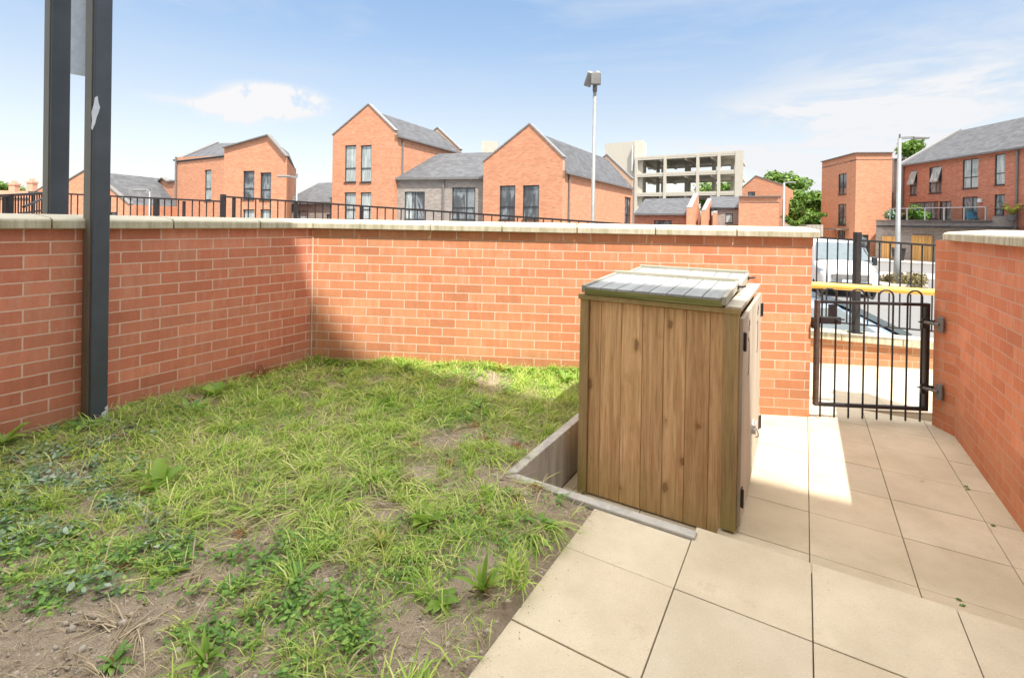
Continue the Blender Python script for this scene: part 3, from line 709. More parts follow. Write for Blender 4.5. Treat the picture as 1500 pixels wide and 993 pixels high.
for i in range(8): g.box((-SW + .05 + i * .1, SD - .012, SH / 2), (.097, .02, SH - .04))
g.build('back_panel', 'board', st, bevel=.002)
g = MB(); g.box((-.03, SD / 2, SH + .0), (.075, SD + .02, .022)); g.build('side_top_rail', 'door_board', st, bevel=.003)
# doors on the right side, two leaves each of vertical boards
for k in range(2):
    y0 = .022 + k * (SD / 2 - .012); y1 = y0 + SD / 2 - .018
    g = MB(); n = 6; bw_ = (y1 - y0) / n
    for i in range(n):
        g.box((.006, y0 + bw_ * (i + .5), SH / 2 - .01), (.018, bw_ - .003, SH - .075))
    g.box((-.012, (y0 + y1) / 2, .12), (.018, y1 - y0 - .05, .08)); g.box((-.012, (y0 + y1) / 2, SH - .15), (.018, y1 - y0 - .05, .08))
    dr = g.build('door', 'door_board', st, bevel=.0025)
    hy = y0 + .02 if k == 0 else y1 - .02
    for hz_ in (.17, SH - .16):
        g = MB(); g.box((.018, hy, hz_), (.008, .035, .085)); g.tube([(.024, hy - .018 * (1 if k == 0 else -1), hz_ - .045), (.024, hy - .018 * (1 if k == 0 else -1), hz_ + .045)], .006, 8); g.build('hinge', 'iron', dr, bevel=.001)
    # crescent and star cut-outs read as dark outlines
    cy = (y0 + y1) / 2; cz = SH - .29
    g = MB(); pts = []
    for a in range(13):
        an = R(-115 + a * 230 / 12); pts.append((.0165, cy + .055 * math.cos(an) * 1.0 - .01, cz + .10 * math.sin(an)))
    for a in range(13):
        an = R(100 - a * 200 / 12); pts.append((.0165, cy + .030 * math.cos(an) - .005, cz + .085 * math.sin(an)))
    pts2 = [(p[0] - .006, p[1], p[2]) for p in pts]; n_ = len(pts)
    g.vf(pts + pts2, [tuple(range(n_)), tuple(range(n_, 2 * n_))[::-1]] + [(i, (i + 1) % n_, n_ + (i + 1) % n_, n_ + i) for i in range(n_)])
    for (sy_, sz_) in ((cy + .0, cz + .15), (cy + .03, cz + .175)):
        g.box((.0155, sy_, sz_), (.004, .018, .03), rot=Matrix.Rotation(.5, 3, 'X'))
    tag(g.build('crescent_cutout', 'black', dr), 'crescent moon shaped cut-out')
g = MB(); ym = SD / 2 + .005
g.box((.02, ym + .03, .33), (.01, .09, .035)); g.tube([(.032, ym - .06, .33), (.032, ym + .09, .33)], .007, 8); g.box((.03, ym - .045, .33), (.02, .02, .05))
g.tube([(.034, ym, .33), (.05, ym, .30), (.05, ym + .02, .27), (.034, ym + .03, .26)], .005, 6)
g.build('bolt', 'galv', st, bevel=.001)
# lids
for k in range(2):
    y0 = -.012 + k * (SD / 2 + .005); D_ = SD / 2 - .015; zl = SH + .014; x0_, x1_ = -SW + .032, -.078
    tilt = .028
    def lz_(y): return zl + .006 + tilt * (y - y0) / D_
    g = MB(); nb = 8; bw_ = (x1_ - x0_ - .01) / nb
    for i in range(nb):
        xx = x0_ + .005 + bw_ * (i + .5)
        g.slab([(xx - bw_ / 2 + .003, y0 - .006, lz_(y0) + .028), (xx + bw_ / 2 - .003, y0 - .006, lz_(y0) + .028), (xx + bw_ / 2 - .003, y0 + D_ - .02, lz_(y0 + D_) + .028), (xx - bw_ / 2 + .003, y0 + D_ - .02, lz_(y0 + D_) + .028)], .016)
    lid = g.build('lid', 'lid_board', st, bevel=.002)
    g = MB(); g.box(((x0_ + x1_) / 2, y0 + .004, zl + .006), (x1_ - x0_, .02, .032)); g.build('lid_front_rail', 'green_rail', lid, bevel=.002)
    g = MB()
    for xx in (x0_ - .008, x1_ + .008):
        g.slab([(xx - .011, y0 - .008, lz_(y0) + .036), (xx + .011, y0 - .008, lz_(y0) + .036), (xx + .011, y0 + D_, lz_(y0 + D_) + .036), (xx - .011, y0 + D_, lz_(y0 + D_) + .036)], .042)
    g.bar((x0_ - .016, y0 + D_ - .008, lz_(y0 + D_) + .032), (x1_ + .016, y0 + D_ - .008, lz_(y0 + D_) + .032), .026, .034)
    g.build('lid_frame', 'lid_frame', lid, bevel=.003)
    g = MB(); g.tube([(x1_ + .018, y0 + D_ - .10, lz_(y0 + D_) + .01), (x1_ + .045, y0 + D_ - .10, lz_(y0 + D_) + .012), (x1_ + .055, y0 + D_ - .07, lz_(y0 + D_) + .012)], .006, 8); g.box((x1_ + .022, y0 + D_ - .085, lz_(y0 + D_) + .006), (.006, .06, .02)); g.build('lid_handle', 'iron', lid)

# ------------------------------------------------------------------ houses
ZS = -.9
def wallmesh(g, A, B, zb, top, holes, center, reveal=.12):
    """A,B 2D ends; top = [(u,z)] profile; holes = [(u0,u1,z0,z1)]"""
    d = (B - A); L = d.length; d = d / L; n = Vector((-d.y, d.x))
    if n.dot(center - (A + B) / 2) < 0: n = -n            # inward
    def zt(u):
        for (ua, za), (ub_, zb_) in zip(top[:-1], top[1:]):
            if ua - 1e-6 <= u <= ub_ + 1e-6: return za + (zb_ - za) * (u - ua) / max(ub_ - ua, 1e-9)
        return top[-1][1]
    us = sorted(set([round(p[0], 5) for p in top] + [round(x, 5) for h in holes for x in h[:2]]))
    P = lambda u, z, o=0.: (A.x + d.x * u + n.x * o, A.y + d.y * u + n.y * o, z)
    flip = (d.x * n.y - d.y * n.x) < 0
    def F(pts, uv):
        if flip: pts = pts[::-1]; uv = uv[::-1]
        g.face(pts, uv)
    for ua, ub_ in zip(us[:-1], us[1:]):
        if ub_ - ua < 1e-4: continue
        hs = sorted([(h[2], h[3]) for h in holes if h[0] <= ua + 1e-4 and h[1] >= ub_ - 1e-4]); z = zb
        for h0, h1 in hs + [(None, None)]:
            za = zt(ua) if h0 is None else h0; zb2 = zt(ub_) if h0 is None else h0
            if za - z > 1e-3 or zb2 - z > 1e-3:
                F([P(ua, z), P(ub_, z), P(ub_, zb2), P(ua, za)], [(ua, z), (ub_, z), (ub_, zb2), (ua, za)])
            z = h1
    for (u0, u1, z0, z1) in holes:
        for a, b in (((u0, z0), (u1, z0)), ((u1, z0), (u1, z1)), ((u1, z1), (u0, z1)), ((u0, z1), (u0, z0))):
            g.face([P(*a), P(*b), P(*b, reveal), P(*a, reveal)], [(a[0], a[1]), (b[0], b[1]), (b[0] + .1, b[1]), (a[0] + .1, a[1])])
    return P
def window(parent, P, h, style, reveal=.09):
    u0, u1, z0, z1 = h; fw = .05
    g = MB(); 
    def rect(a0, a1, b0, b1, o0, o1):
        vs = [P(a, b, o) for o in (o0, o1) for a, b in ((a0, b0), (a1, b0), (a1, b1), (a0, b1))]
        g.vf(vs, [(0, 1, 2, 3), (7, 6, 5, 4), (0, 4, 5, 1), (1, 5, 6, 2), (2, 6, 7, 3), (3, 7, 4, 0)])
    r0, r1 = reveal - .035, reveal + .02
    rect(u0, u0 + fw, z0, z1, r0, r1); rect(u1 - fw, u1, z0, z1, r0, r1)
    rect(u0 + fw, u1 - fw, z0, z0 + fw, r0, r1); rect(u0 + fw, u1 - fw, z1 - fw, z1, r0, r1)
    if 'g' not in style and 'd' not in style: rect(u0 - .03, u1 + .03, z0 - .05, z0 - .003, -.05, reveal)
    mat = 'curtain' if 'c' in style else 'glass'
    if 't' in style: zm = z0 + (z1 - z0) * .38; rect(u0 + fw, u1 - fw, zm - fw / 2, zm + fw / 2, r0, r1)
    if 'v' in style: um = (u0 + u1) / 2; rect(um - fw / 2, um + fw / 2, z0 + fw, z1 - fw, r0 + .005, r1)
    if 'V' in style: um = u0 + (u1 - u0) * .62; rect(um - fw / 2, um + fw / 2, z0 + fw, z1 - fw, r0 + .005, r1)
    f = g.build('door' if 'd' in style else 'window', 'garage_wood' if 'g' in style else 'winframe', parent)
    g = MB()
    if 'g' in style:
        nb = 6
        for i in range(nb):
            a = u0 + fw + (u1 - u0 - 2 * fw) * i / nb; b = u0 + fw + (u1 - u0 - 2 * fw) * (i + 1) / nb - .02; rect_ = None
            vs = [P(x, z, o) for o in (reveal, reveal + .03) for x, z in ((a, z0 + fw), (b, z0 + fw), (b, z1 - fw), (a, z1 - fw))]
            g.vf(vs, [(0, 1, 2, 3), (7, 6, 5, 4), (0, 4, 5, 1), (1, 5, 6, 2), (2, 6, 7, 3), (3, 7, 4, 0)])
        g.build('boarding', 'garage_wood', f)
    else:
        e = .002
        vs = [P(a, b, o) for o in (reveal, reveal + .012) for a, b in ((u0 + fw - e, z0 + fw - e), (u1 - fw + e, z0 + fw - e), (u1 - fw + e, z1 - fw + e), (u0 + fw - e, z1 - fw + e))]
        g.vf(vs, [(0, 1, 2, 3), (7, 6, 5, 4), (0, 4, 5, 1), (1, 5, 6, 2), (2, 6, 7, 3), (3, 7, 4, 0)])
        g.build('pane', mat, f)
        if 'w' in style:      # half-drawn curtain or blind behind the glass line, seen as pale area
            g = MB(); k = .5
            vs = [P(a, b, o) for o in (reveal - .006, reveal - .001) for a, b in ((u0 + fw, z0 + fw), (u0 + fw + (u1 - u0) * .33, z0 + fw), (u0 + fw + (u1 - u0) * .28, z1 - fw), (u0 + fw, z1 - fw))]
            g.vf(vs, [(0, 1, 2, 3), (7, 6, 5, 4), (0, 4, 5, 1), (1, 5, 6, 2), (2, 6, 7, 3), (3, 7, 4, 0)]); g.build('curtain', 'curtain', f)
        if 'o' in style:      # open top-hung sash tilted out
            g = MB(); zm = z0 + (z1 - z0) * .42
            a, b = u0 + fw + (u1 - u0) * (.0 if 'O' not in style else .3), u1 - fw
            vs = [P(a, zm, -.32), P(b, zm, -.32), P(b, z1 - fw, .02), P(a, z1 - fw, .02)]; vs += [P(a, zm, -.28), P(b, zm, -.28), P(b, z1 - fw, .06), P(a, z1 - fw, .06)]
            g.vf(vs, [(0, 1, 2, 3), (7, 6, 5, 4), (0, 4, 5, 1), (1, 5, 6, 2), (2, 6, 7, 3), (3, 7, 4, 0)]); tag(g.build('open_sash', 'curtain', f), 'tilted-open sash')
    return f
def pxwall(A, B, x, y):
    d = (B - A).normalized(); r = unray(x, y); k = r[0] / r[1]
    u = (k * A.y - A.x) / (d.x - k * d.y); Y = A.y + d.y * u; return u, EZ + r[2] * Y / r[1]
def holes_px(A, B, lst):
    hs = []
    for (x0, y0, x1, y1, s) in lst:
        xm, ym = (x0 + x1) / 2, (y0 + y1) / 2
        u0, _ = pxwall(A, B, x0, ym); u1, _ = pxwall(A, B, x1, ym); _, z1 = pxwall(A, B, xm, y0); _, z0 = pxwall(A, B, xm, y1)
        hs.append(((min(u0, u1), max(u0, u1), z0, z1), s))
    return hs
def body(parent, walls, mat, zb, name='wall'):
    """walls = [(A, B, top, holes_with_style)]"""
    cen = Vector((0, 0))
    for w in walls: cen += (w[0] + w[1]) / 2
    cen /= len(walls); g = MB(); todo = []
    for A, B, top, hs in walls:
        L = (B - A).length
        if isinstance(top, (int, float)): top = [(0, top), (L, top)]
        hs = [h for h in hs if h[0][0] > .02 and h[0][1] < L - .02]
        P = wallmesh(g, A, B, zb, top, [h[0] for h in hs], cen); todo += [(P, h) for h in hs]
    o = g.build(name, mat, parent)
    for P, (h, s) in todo: window(parent, P, h, s)
    return o
def gable_house(name, label, FR, d, w, Wd, D, zE, zP, zA, af=.5, front=(), side=(), lside=(), mat='brick_house', group='new brick houses across the street', zb=ZS, pipe=True, cop='trimlight', rd=.3):
    """FR near front-right corner, d depth dir, w dir to the left; af = apex position from FR (fraction)"""
    t = thing(name, label, 'house', (FR.x, FR.y, 0), group=group); off = Vector((FR.x, FR.y))
    t.location = (0, 0, 0)
    FL = FR + w * Wd; BR = FR + d * D; BL = FL + d * D
    ap = Wd * af
    prof = [(0, zP), (ap, zA), (Wd, zP)]
    body(t, [(FR, FL, prof, holes_px(FR, FL, front)), (FR, BR, zE, holes_px(FR, BR, side)), (FL, BL, zE, holes_px(FL, BL, lside)), (BR, BL, prof, [])], mat, zb)
    # inner faces of the two gable parapets, and their copings
    g = MB()
    for base, sgn in ((FR, 1), (BR, -1)):
        b2 = base + d * .25 * sgn
        for q in (base, b2):
            pass
        P = lambda p, u, z: (p.x + w.x * u, p.y + w.y * u, z)
        g.face([P(b2, 0, zE - .4), P(b2, Wd, zE - .4), P(b2, Wd, zP - .01), P(b2, ap, zA - .01), P(b2, 0, zP - .01)])
        for u in (0, Wd):
            g.face([P(base, u, zE - .4), P(b2, u, zE - .4), P(b2, u, zP - .01), P(base, u, zP - .01)])
    g.build('parapet', mat, t)
    for base, sgn in ((FR, 1), (BR, -1)):
        g = MB()
        for u0, u1, z0, z1 in ((-.05, ap, zP - .04, zA), (Wd + .05, ap, zP - .04, zA)):
            c0 = base + d * .125 * sgn
            a = (c0.x + w.x * u0, c0.y + w.y * u0, z0 + .03); b = (c0.x + w.x * u1, c0.y + w.y * u1, z1 + .03)
            g.bar(a, b, .34, .07)
        g.build('verge_coping', cop, t)
    # roof
    g = MB(); zr = zA - rd; 
    rs = (zr - zE) 
    for u_e, s_ in ((0., -1), (Wd, 1)):
        a = FR + w * (u_e + s_ * .12) + d * .26; b = FR + w * ap + d * .26; L = D - .52
        ze = zE - .05
        g.slab([(a.x, a.y, ze), (b.x, b.y, zr), (b.x + d.x * L, b.y + d.y * L, zr), (a.x + d.x * L, a.y + d.y * L, ze)], .12)
    rf = g.build('roof', 'slate', t)
    g = MB()
    for u_e, s_ in ((0., -1), (Wd, 1)):
        a = FR + w * (u_e + s_ * .13) + d * .2; g.bar((a.x, a.y, zE - .1), (a.x + d.x * (D - .4), a.y + d.y * (D - .4), zE - .1), .12, .1)
    g.build('gutter', 'trim', rf)
    if pipe:
        g = MB(); a = FR + d * .75 - w * .06; g.tube([(a.x, a.y, zE - .12), (a.x, a.y, zb)], .05, 8); g.build('downpipe', 'trim', t)
    return t
def link_house(name, label, A, B, dn, D, zE, zR, set_, mat, wins=(), group='new brick houses across the street', zb=ZS, pipe=None, zE2=None):
    """long side faces the viewer: eaves A-B, ridge set back by set_ along dn"""
    t = thing(name, label, 'house', group=group); A2 = A + dn * D; B2 = B + dn * D
    pr = [(0, zE), (set_, zR - .05), (D, zE - .2)]
    L = (B - A).length
    body(t, [(A, B, zE, holes_px(A, B, wins)), (A, A2, pr, []), (B, B2, pr, []), (A2, B2, zE - .2, [])], mat, zb)
    g = MB(); e = A - dn * .15; f = B - dn * .15; r0 = A + dn * set_; r1 = B + dn * set_
    g.slab([(e.x, e.y, zE - .02), (f.x, f.y, zE - .02), (r1.x, r1.y, zR), (r0.x, r0.y, zR)], .1)
    g.slab([(A2.x, A2.y, zE - .15), (r0.x, r0.y, zR - .002), (r1.x, r1.y, zR - .002), (B2.x, B2.y, zE - .15)], .1)
    rf = g.build('roof', 'slate', t)
    g = MB(); g.bar((e.x, e.y, zE - .06), (f.x, f.y, zE - .06), .14, .14); g.build('gutter', 'trim', rf)
    if pipe is not None:
        p = A + (B - A) * pipe - dn * .07; g = MB(); g.tube([(p.x, p.y, zE - .1), (p.x, p.y, zb)], .055, 8); g.build('downpipe', 'trim', t)
    return t
# house A (tall, centre-left)
FR = PX(577, 28.7, 250); d = Vector((.402, .916)).normalized(); w = Vector((-.916, .402)).normalized()
Wd = 4.68
uA, zA_ = pxwall(FR, FR + w * Wd, 540, 153)
gable_house('brick_house', 'tall orange brick house with steep gable and four curtained windows, left of the grey link', FR, d, w, Wd, 7.9, ZZ(577, 197, 28.7), ZZ(577, 191, 28.7), zA_, uA / Wd,
    front=[(505, 213, 521.5, 267, 'tc'), (528, 213, 544, 267, 'tc'), (504.5, 282, 521, 322, 'tc'), (528, 282, 543.5, 322, 'tc')])
# house B (gable nearer)
FRb = PX(824, 24.56, 260); ab = R(60.5); db = Vector((math.cos(ab), math.sin(ab))); wb = Vector((-db.y, db.x)); Wb = 4.71
uB, zB_ = pxwall(FRb, FRb + wb * Wb, 776, 182)
gable_house('brick_house', 'orange brick gabled house with two dark windows just left of the tall lamp column', FRb, db, wb, Wb, 12.6, ZZ(826, 250, 24.6), ZZ(824, 230, 24.56), zB_, uB / Wb,
    front=[(731.5, 272, 754.5, 322, 't'), (765.5, 271.5, 789.5, 322, 't')], side=[(915, 289, 924, 330, 'tV')])
# grey link between
LA = FR + d * .35 ; LB = FRb + wb * Wb + db * .6
dl = (LB - LA).normalized(); nl = Vector((-dl.y, dl.x)); nl = nl if nl.y > 0 else -nl
zEl = (ZZ(577, 264, LA.y) + ZZ(708, 256, LB.y)) / 2
link_house('grey_brick_house', 'grey brick link house with slate roof between the two orange gables', LA, LB, nl, 7.5, zEl, ZZ(639, 225, 32.9), 4.3, 'brick_grey', [(592.5, 281, 622, 322, 'wvt'), (662, 275, 696, 322, 'Vt')], pipe=.52)
# chimney block peeking behind
g = MB(); p = PX(718, 40, 215); g.box((p.x, p.y, 3.5), (1.3, 1.3, ZZ(718, 209, 40) * 2 - 7 )); tag(g.build('chimney_stack', 'old_concrete'), 'pale concrete stack behind the grey link roof', 'chimney')
# house C (left, asymmetric)
CK = PX(328, 30.2, 250); CR = PX(420, 28.6, 260); CL = PX(257, 33.6, 250)
dC = Vector((-.05, 1)).normalized()
t = thing('brick_house', 'orange brick house with lopsided gable and slate side roof, left of centre', 'house', group='new brick houses across the street')
uc, zc_ = pxwall(CK, CR, 394, 199); LC = (CR - CK).length
zl = ZZ(328, 217.5, 30.2); zr_ = ZZ(420, 230, 28.6); zL2 = ZZ(330, 228, 30.2); zL1 = zL2
CB1 = CR + Vector((-3.2, 8.5)); CB2 = CL + Vector((1.2, 5.5))
body(t, [(CK, CR, [(0, zl), (uc, zc_), (LC, zr_)], holes_px(CK, CR, [(356, 250.5, 372.5, 292, 't'), (381, 253, 397, 293, 't'), (356, 307, 372.5, 330, 'c'), (381, 307, 397, 330, 'c')])),
         (CL, CK, [(0, ZZ(257, 231, 33.6)), ((CK - CL).length, zL2)], holes_px(CL, CK, [(299.5, 249, 309.5, 293, 'tc')])),
         (CR, CB1, zr_, []), (CB1, CB2, zL2, []), (CB2, CL, zL2, [])], 'brick_house', ZS)
g = MB(); rz_ = zc_ - .1
ap3 = CK + (CR - CK) * (uc / LC); rb = ap3 + Vector((-1.8, 6.5))
R0c = PX(318, 37.5, 208); zR0 = ZZ(318, 210, 37.5); R1c = PX(372, 36.0, 208); zR1 = ZZ(372, 209, 36.)
g.slab([(CL.x, CL.y - .1, zL2 - .02), (CK.x, CK.y - .1, zL2 - .02), (R0c.x, R0c.y, zR0)], .1)
g.slab([(CK.x, CK.y - .1, zL2 - .02), (R1c.x, R1c.y, zR1), (R0c.x, R0c.y, zR0)], .1)
g.slab([(CK.x, CK.y + .1, zl - .1), (ap3.x, ap3.y + .1, rz_ - .05), (R1c.x, R1c.y, zR1)], .1)
g.slab([(CR.x + .05, CR.y + .1, zr_ + .02), (CB1.x, CB1.y, zr_ + .02), (rb.x, rb.y, rz_), (ap3.x, ap3.y + .1, rz_)], .1)
rf = g.build('roof', 'slate', t)
g = MB(); g.bar((CK.x, CK.y, zl + .03), (ap3.x, ap3.y, zc_ + .03), .3, .07); g.bar((ap3.x, ap3.y, zc_ + .03), (CR.x, CR.y, zr_ + .03), .3, .07); g.build('verge_coping', 'trim', t)
g = MB(); g.bar((CL.x, CL.y - .05, zL2 + .04), (R0c.x, R0c.y, zR0 + .04), .3, .12); g.build('far_verge', 'trim', t)
g = MB(); p = PX(257.5, 33.4, 250); g.tube([(p.x, p.y, ZZ(257, 230, 33.4)), (p.x, p.y, ZS)], .06, 8); g.build('downpipe', 'trim', t)
# C lower wing
WA = PX(209, 36.5, 275); WB = PX(256, 34, 275); t = thing('brick_annex', 'low orange brick annex with a tiny gable, left of the lopsided gable house', 'house', group='new brick houses across the street')
zw = ZZ(209, 270, 36.5); Lw = (WB - WA).length
uw, zw2 = pxwall(WA, WB, 239.5, 261.5); uw0, _ = pxwall(WA, WB, 232, 268); uw1, _ = pxwall(WA, WB, 247, 268)
body(t, [(WA, WB, [(0, zw), (uw0, zw + .05), (uw, zw2), (uw1, zw + .05), (Lw, zw + .05)], holes_px(WA, WB, [(225, 306, 235, 325, 'V')])), (WB, WB + Vector((0, 5)), zw, []), (WA, WA + Vector((0, 5)), zw, []), (WA + Vector((0, 5)), WB + Vector((0, 5)), zw, [])], 'brick_house', ZS)
g = MB(); pr = [(0, zw), (uw0, zw + .05), (uw, zw2), (uw1, zw + .05), (Lw, zw + .05)]; dw = (WB - WA).normalized()
for (a, za), (b, zb_) in zip(pr[:-1], pr[1:]): g.bar((WA.x + dw.x * a, WA.y + dw.y * a, za + .03), (WA.x + dw.x * b, WA.y + dw.y * b, zb_ + .03), .3, .07)
g.build('coping', 'trim', t)
# D gables (behind the near posts) and slate roof
def px_gable(name, label, pts, Ya, Yb, D, mat='brick_house', wins=(), group='new brick houses across the street', dd=None, ridge=True):
    """front wall drawn by its roofline pixels left->right, set at depth Ya..Yb"""
    A = PX(pts[0][0], Ya, 290); B = PX(pts[-1][0], Yb, 290); L = (B - A).length
    top = [];
    for (x, y) in pts:
        u, z = pxwall(A, B, x, y); top.append((u, z))
    top[0] = (0, top[0][1]); top[-1] = (L, top[-1][1])
    t = thing(name, label, 'house', group=group); dn = (B - A).normalized(); dn = Vector((-dn.y, dn.x)); dn = dn if dn.y > 0 else -dn
    if dd is not None: dn = dd
    A2, B2 = A + dn * D, B + dn * D
    body(t, [(A, B, top, holes_px(A, B, wins)), (B, B2, top[-1][1], []), (A, A2, top[0][1], []), (A2, B2, top, [])], mat, ZS)
    g = MB(); g2 = MB(); dx = (B - A).normalized()
    for (a, za), (b, zb_) in zip(top[:-1], top[1:]):
        pa, pb = A + dx * a + dn * .1, A + dx * b + dn * .1
        g.slab([(pa.x, pa.y, za - .1), (pb.x, pb.y, zb_ - .1), (pb.x + dn.x * (D - .1), pb.y + dn.y * (D - .1), zb_ - .1), (pa.x + dn.x * (D - .1), pa.y + dn.y * (D - .1), za - .1)], .08)
        g2.bar((pa.x, pa.y, za + .03), (pb.x, pb.y, zb_ + .03), .3, .07)
    g.build('roof', 'slate', t); g2.build('verge_coping', 'trim', t); return t
px_gable('brick_house', 'low orange brick gable end seen between and right of the two steel posts', [(66, 285), (128, 248), (190, 300)], 31, 30, 7, wins=[(160, 311, 172, 325, 't')])
px_gable('brick_house', 'orange brick half gable beside the annex with the valley at its left', [(190, 300), (209, 284), (211, 284)], 36, 36.2, 6, wins=[(205, 312, 208.5, 316, '')])
A_ = PX(168, 41, 280); B_ = PX(236, 41.5, 280)
link_house('slate_roofed_house', 'low house with broad slate roof behind the two small gables', A_, B_, Vector((.15, 1)).normalized(), 9, ZZ(190, 296, 41), ZZ(200, 266, 45), 4.5, 'brick_house')
# E: low grey house between C and A
EA = PX(414, 33.5, 300); EBp = PX(492, 31.5, 300)
link_house('grey_brick_house', 'low grey brick house with slate roof and small windows, left of the tall gable', EA, EBp, Vector((.2, 1)).normalized(), 8, ZZ(440, 296.5, 33), ZZ(440, 267.5, 37.5), 4.2, 'brick_grey', [(436, 309, 452, 323, 'c'), (478, 314, 484, 322, '')])
# far-left terrace with chimneys
t = thing('terraced_house', 'distant brick terrace with two pale chimneys at the far left', 'house')
A_ = PX(-60, 60, 280); B_ = PX(64, 62, 280); dn = Vector((.1, 1)).normalized()
body(t, [(A_, B_, ZZ(30, 288, 61), []), (B_, B_ + dn * 8, ZZ(30, 288, 61), []), (A_, A_ + dn * 8, ZZ(30, 288, 61), []), (A_ + dn * 8, B_ + dn * 8, ZZ(30, 288, 61), [])], 'brick_house', ZS)
g = MB(); z0 = ZZ(30, 289, 61); z1 = ZZ(30, 279.5, 64)
g.slab([(A_.x, A_.y - .2, z0), (B_.x, B_.y - .2, z0), (B_.x + .4, B_.y + 4, z1), (A_.x + .4, A_.y + 4, z1)], .15); g.slab([(A_.x, A_.y + 8, z0), (B_.x, B_.y + 8, z0), (B_.x + .4, B_.y + 4, z1), (A_.x + .4, A_.y + 4, z1)], .15)
g.build('roof', 'brick_red', t)
for px, y0, wd in ((21, 269, .8), (47, 266, .75)):
    p = PX(px, 64, 275); g = MB(); zt = ZZ(px, y0, 64); g.box((p.x, p.y, zt - 1.2), (wd, .7, 2.4)); g.box((p.x, p.y, zt - .12), (wd + .15, .85, .2))
    ch = g.build('chimney', 'brick_house', t); g = MB()
    for k in (-1, 0, 1): g.tube([(p.x + k * .25, p.y, zt - .02), (p.x + k * .25, p.y, zt + .35)], [.11, .09], 8)
    g.build('chimney_pot', 'brick_house', ch)
px_gable('slate_roofed_house', 'far house with a slate gable slope behind the left steel post', [(44, 286), (66, 272), (90, 262)], 46, 45, 8)

# concrete frame (unfinished / stripped multi-storey)
t = thing('concrete_frame_building', 'open multi-storey concrete frame with bare slabs and columns and a stair tower', 'building')
Fa = PX(930, 84, 255); Fb = PX(1086, 75, 255); fd = (Fb - Fa).normalized(); fn = Vector((-fd.y, fd.x)); fn = fn if fn.y > 0 else -fn; LF = (Fb - Fa).length
DF = 15.; fn = Vector((.40, .917))
levels = [(ZZ(930, 229.5, 84), ZZ(1086, 221.5, 75)), (ZZ(930, 253.5, 84), ZZ(1086, 249.5, 75)), (ZZ(930, 282, 84), ZZ(1086, 280.5, 75)), (ZZ(930, 282, 84) - 3.2, ZZ(1086, 280.5, 75) - 3.1)]
def fpt(u, v): p = Fa + fd * u + fn * v; return p
for i, (za, zb_) in enumerate(levels):
    zm = (za + zb_) / 2; g = MB(); q = [fpt(0, 0), fpt(LF, 0), fpt(LF, DF), fpt(0, DF)]
    g.prism([(p.x, p.y) for p in q], zm - .35, zm); 
    for v in (0.01, DF - .3):
        a = fpt(0.02, v + .15); b = fpt(LF - .02, v + .15); g.bar((a.x, a.y, zm - .30), (b.x, b.y, zm - .30), .28, .62)
    g.build('floor_slab', 'old_concrete', t)
    nb = 5
    for k in range(nb):
        u = LF * (.02 + .96 * k / (nb - 1)); g = MB(); a = fpt(u, .3); b = fpt(u + 1.2, DF - .4); g.bar((a.x, a.y, zm - .6), (b.x, b.y, zm - .6), .35, .5); g.build('beam', 'old_concrete', t)
zlo = ZS; ztop = levels[0][0] - .3
colu = []
for px in (932, 974, 1022, 1053):
    r = unray(px, 255); k = r[0] / r[1]; u = (k * Fa.y - Fa.x) / (fd.x - k * fd.y); colu.append(u)
for u in colu:
    g = MB(); p = fpt(u, .12); g.box((p.x, p.y, (zlo + ztop) / 2), (.42, .42, ztop - zlo), rz=math.atan2(fd.y, fd.x)); g.build('column', 'old_concrete', t)
for u in (3, 8, 12.5, 15.5):
    for v in (7.5, DF - .3):
        g = MB(); p = fpt(u, v); g.box((p.x, p.y, (zlo + ztop) / 2), (.5, .5, ztop - zlo), rz=math.atan2(fd.y, fd.x)); g.build('column', 'old_concrete', t)
g = MB(); q = [fpt(LF - .9, -.06), fpt(LF + .25, -.06), fpt(LF + .25, .9), fpt(LF - .9, .9)]; g.prism([(p.x, p.y) for p in q], zlo, levels[0][1] + .1); g.build('end_wall', 'old_concrete', t)
ta = PX(886, 88, 220); tb = PX(930, 85, 220); tn = fn
g = MB(); q = [ta, tb, tb + tn * 5, ta + tn * 5]; g.prism([(p.x, p.y) for p in q], zlo, ZZ(905, 209, 86.5)); tw = g.build('stair_tower', 'old_concrete', t)
g = MB(); a = PX(929, 84.4, 220); b = PX(942, 84.0, 220); q = [a, b, b + tn * 4, a + tn * 4]; g.prism([(p.x, p.y) for p in q], zlo, ZZ(935, 206, 84.2)); g.build('tower_fin', 'old_concrete', tw)
g = MB(); a = PX(925.5, 84.6, 220); b = PX(928, 84.5, 220); g.prism([(p.x, p.y) for p in (a, b, b + tn, a + tn)], ZZ(926, 250, 84), ZZ(926, 213, 84.5)); g.build('stair_window', 'white', tw)
a = PX(866, 90, 240); b = PX(886, 89, 240); q = [a, b, b + tn * 5, a + tn * 5]; g = MB(); g.prism([(p.x, p.y) for p in q], ZZ(876, 242, 90), ZZ(876, 233, 90)); g.build('link_slab', 'old_concrete', t)

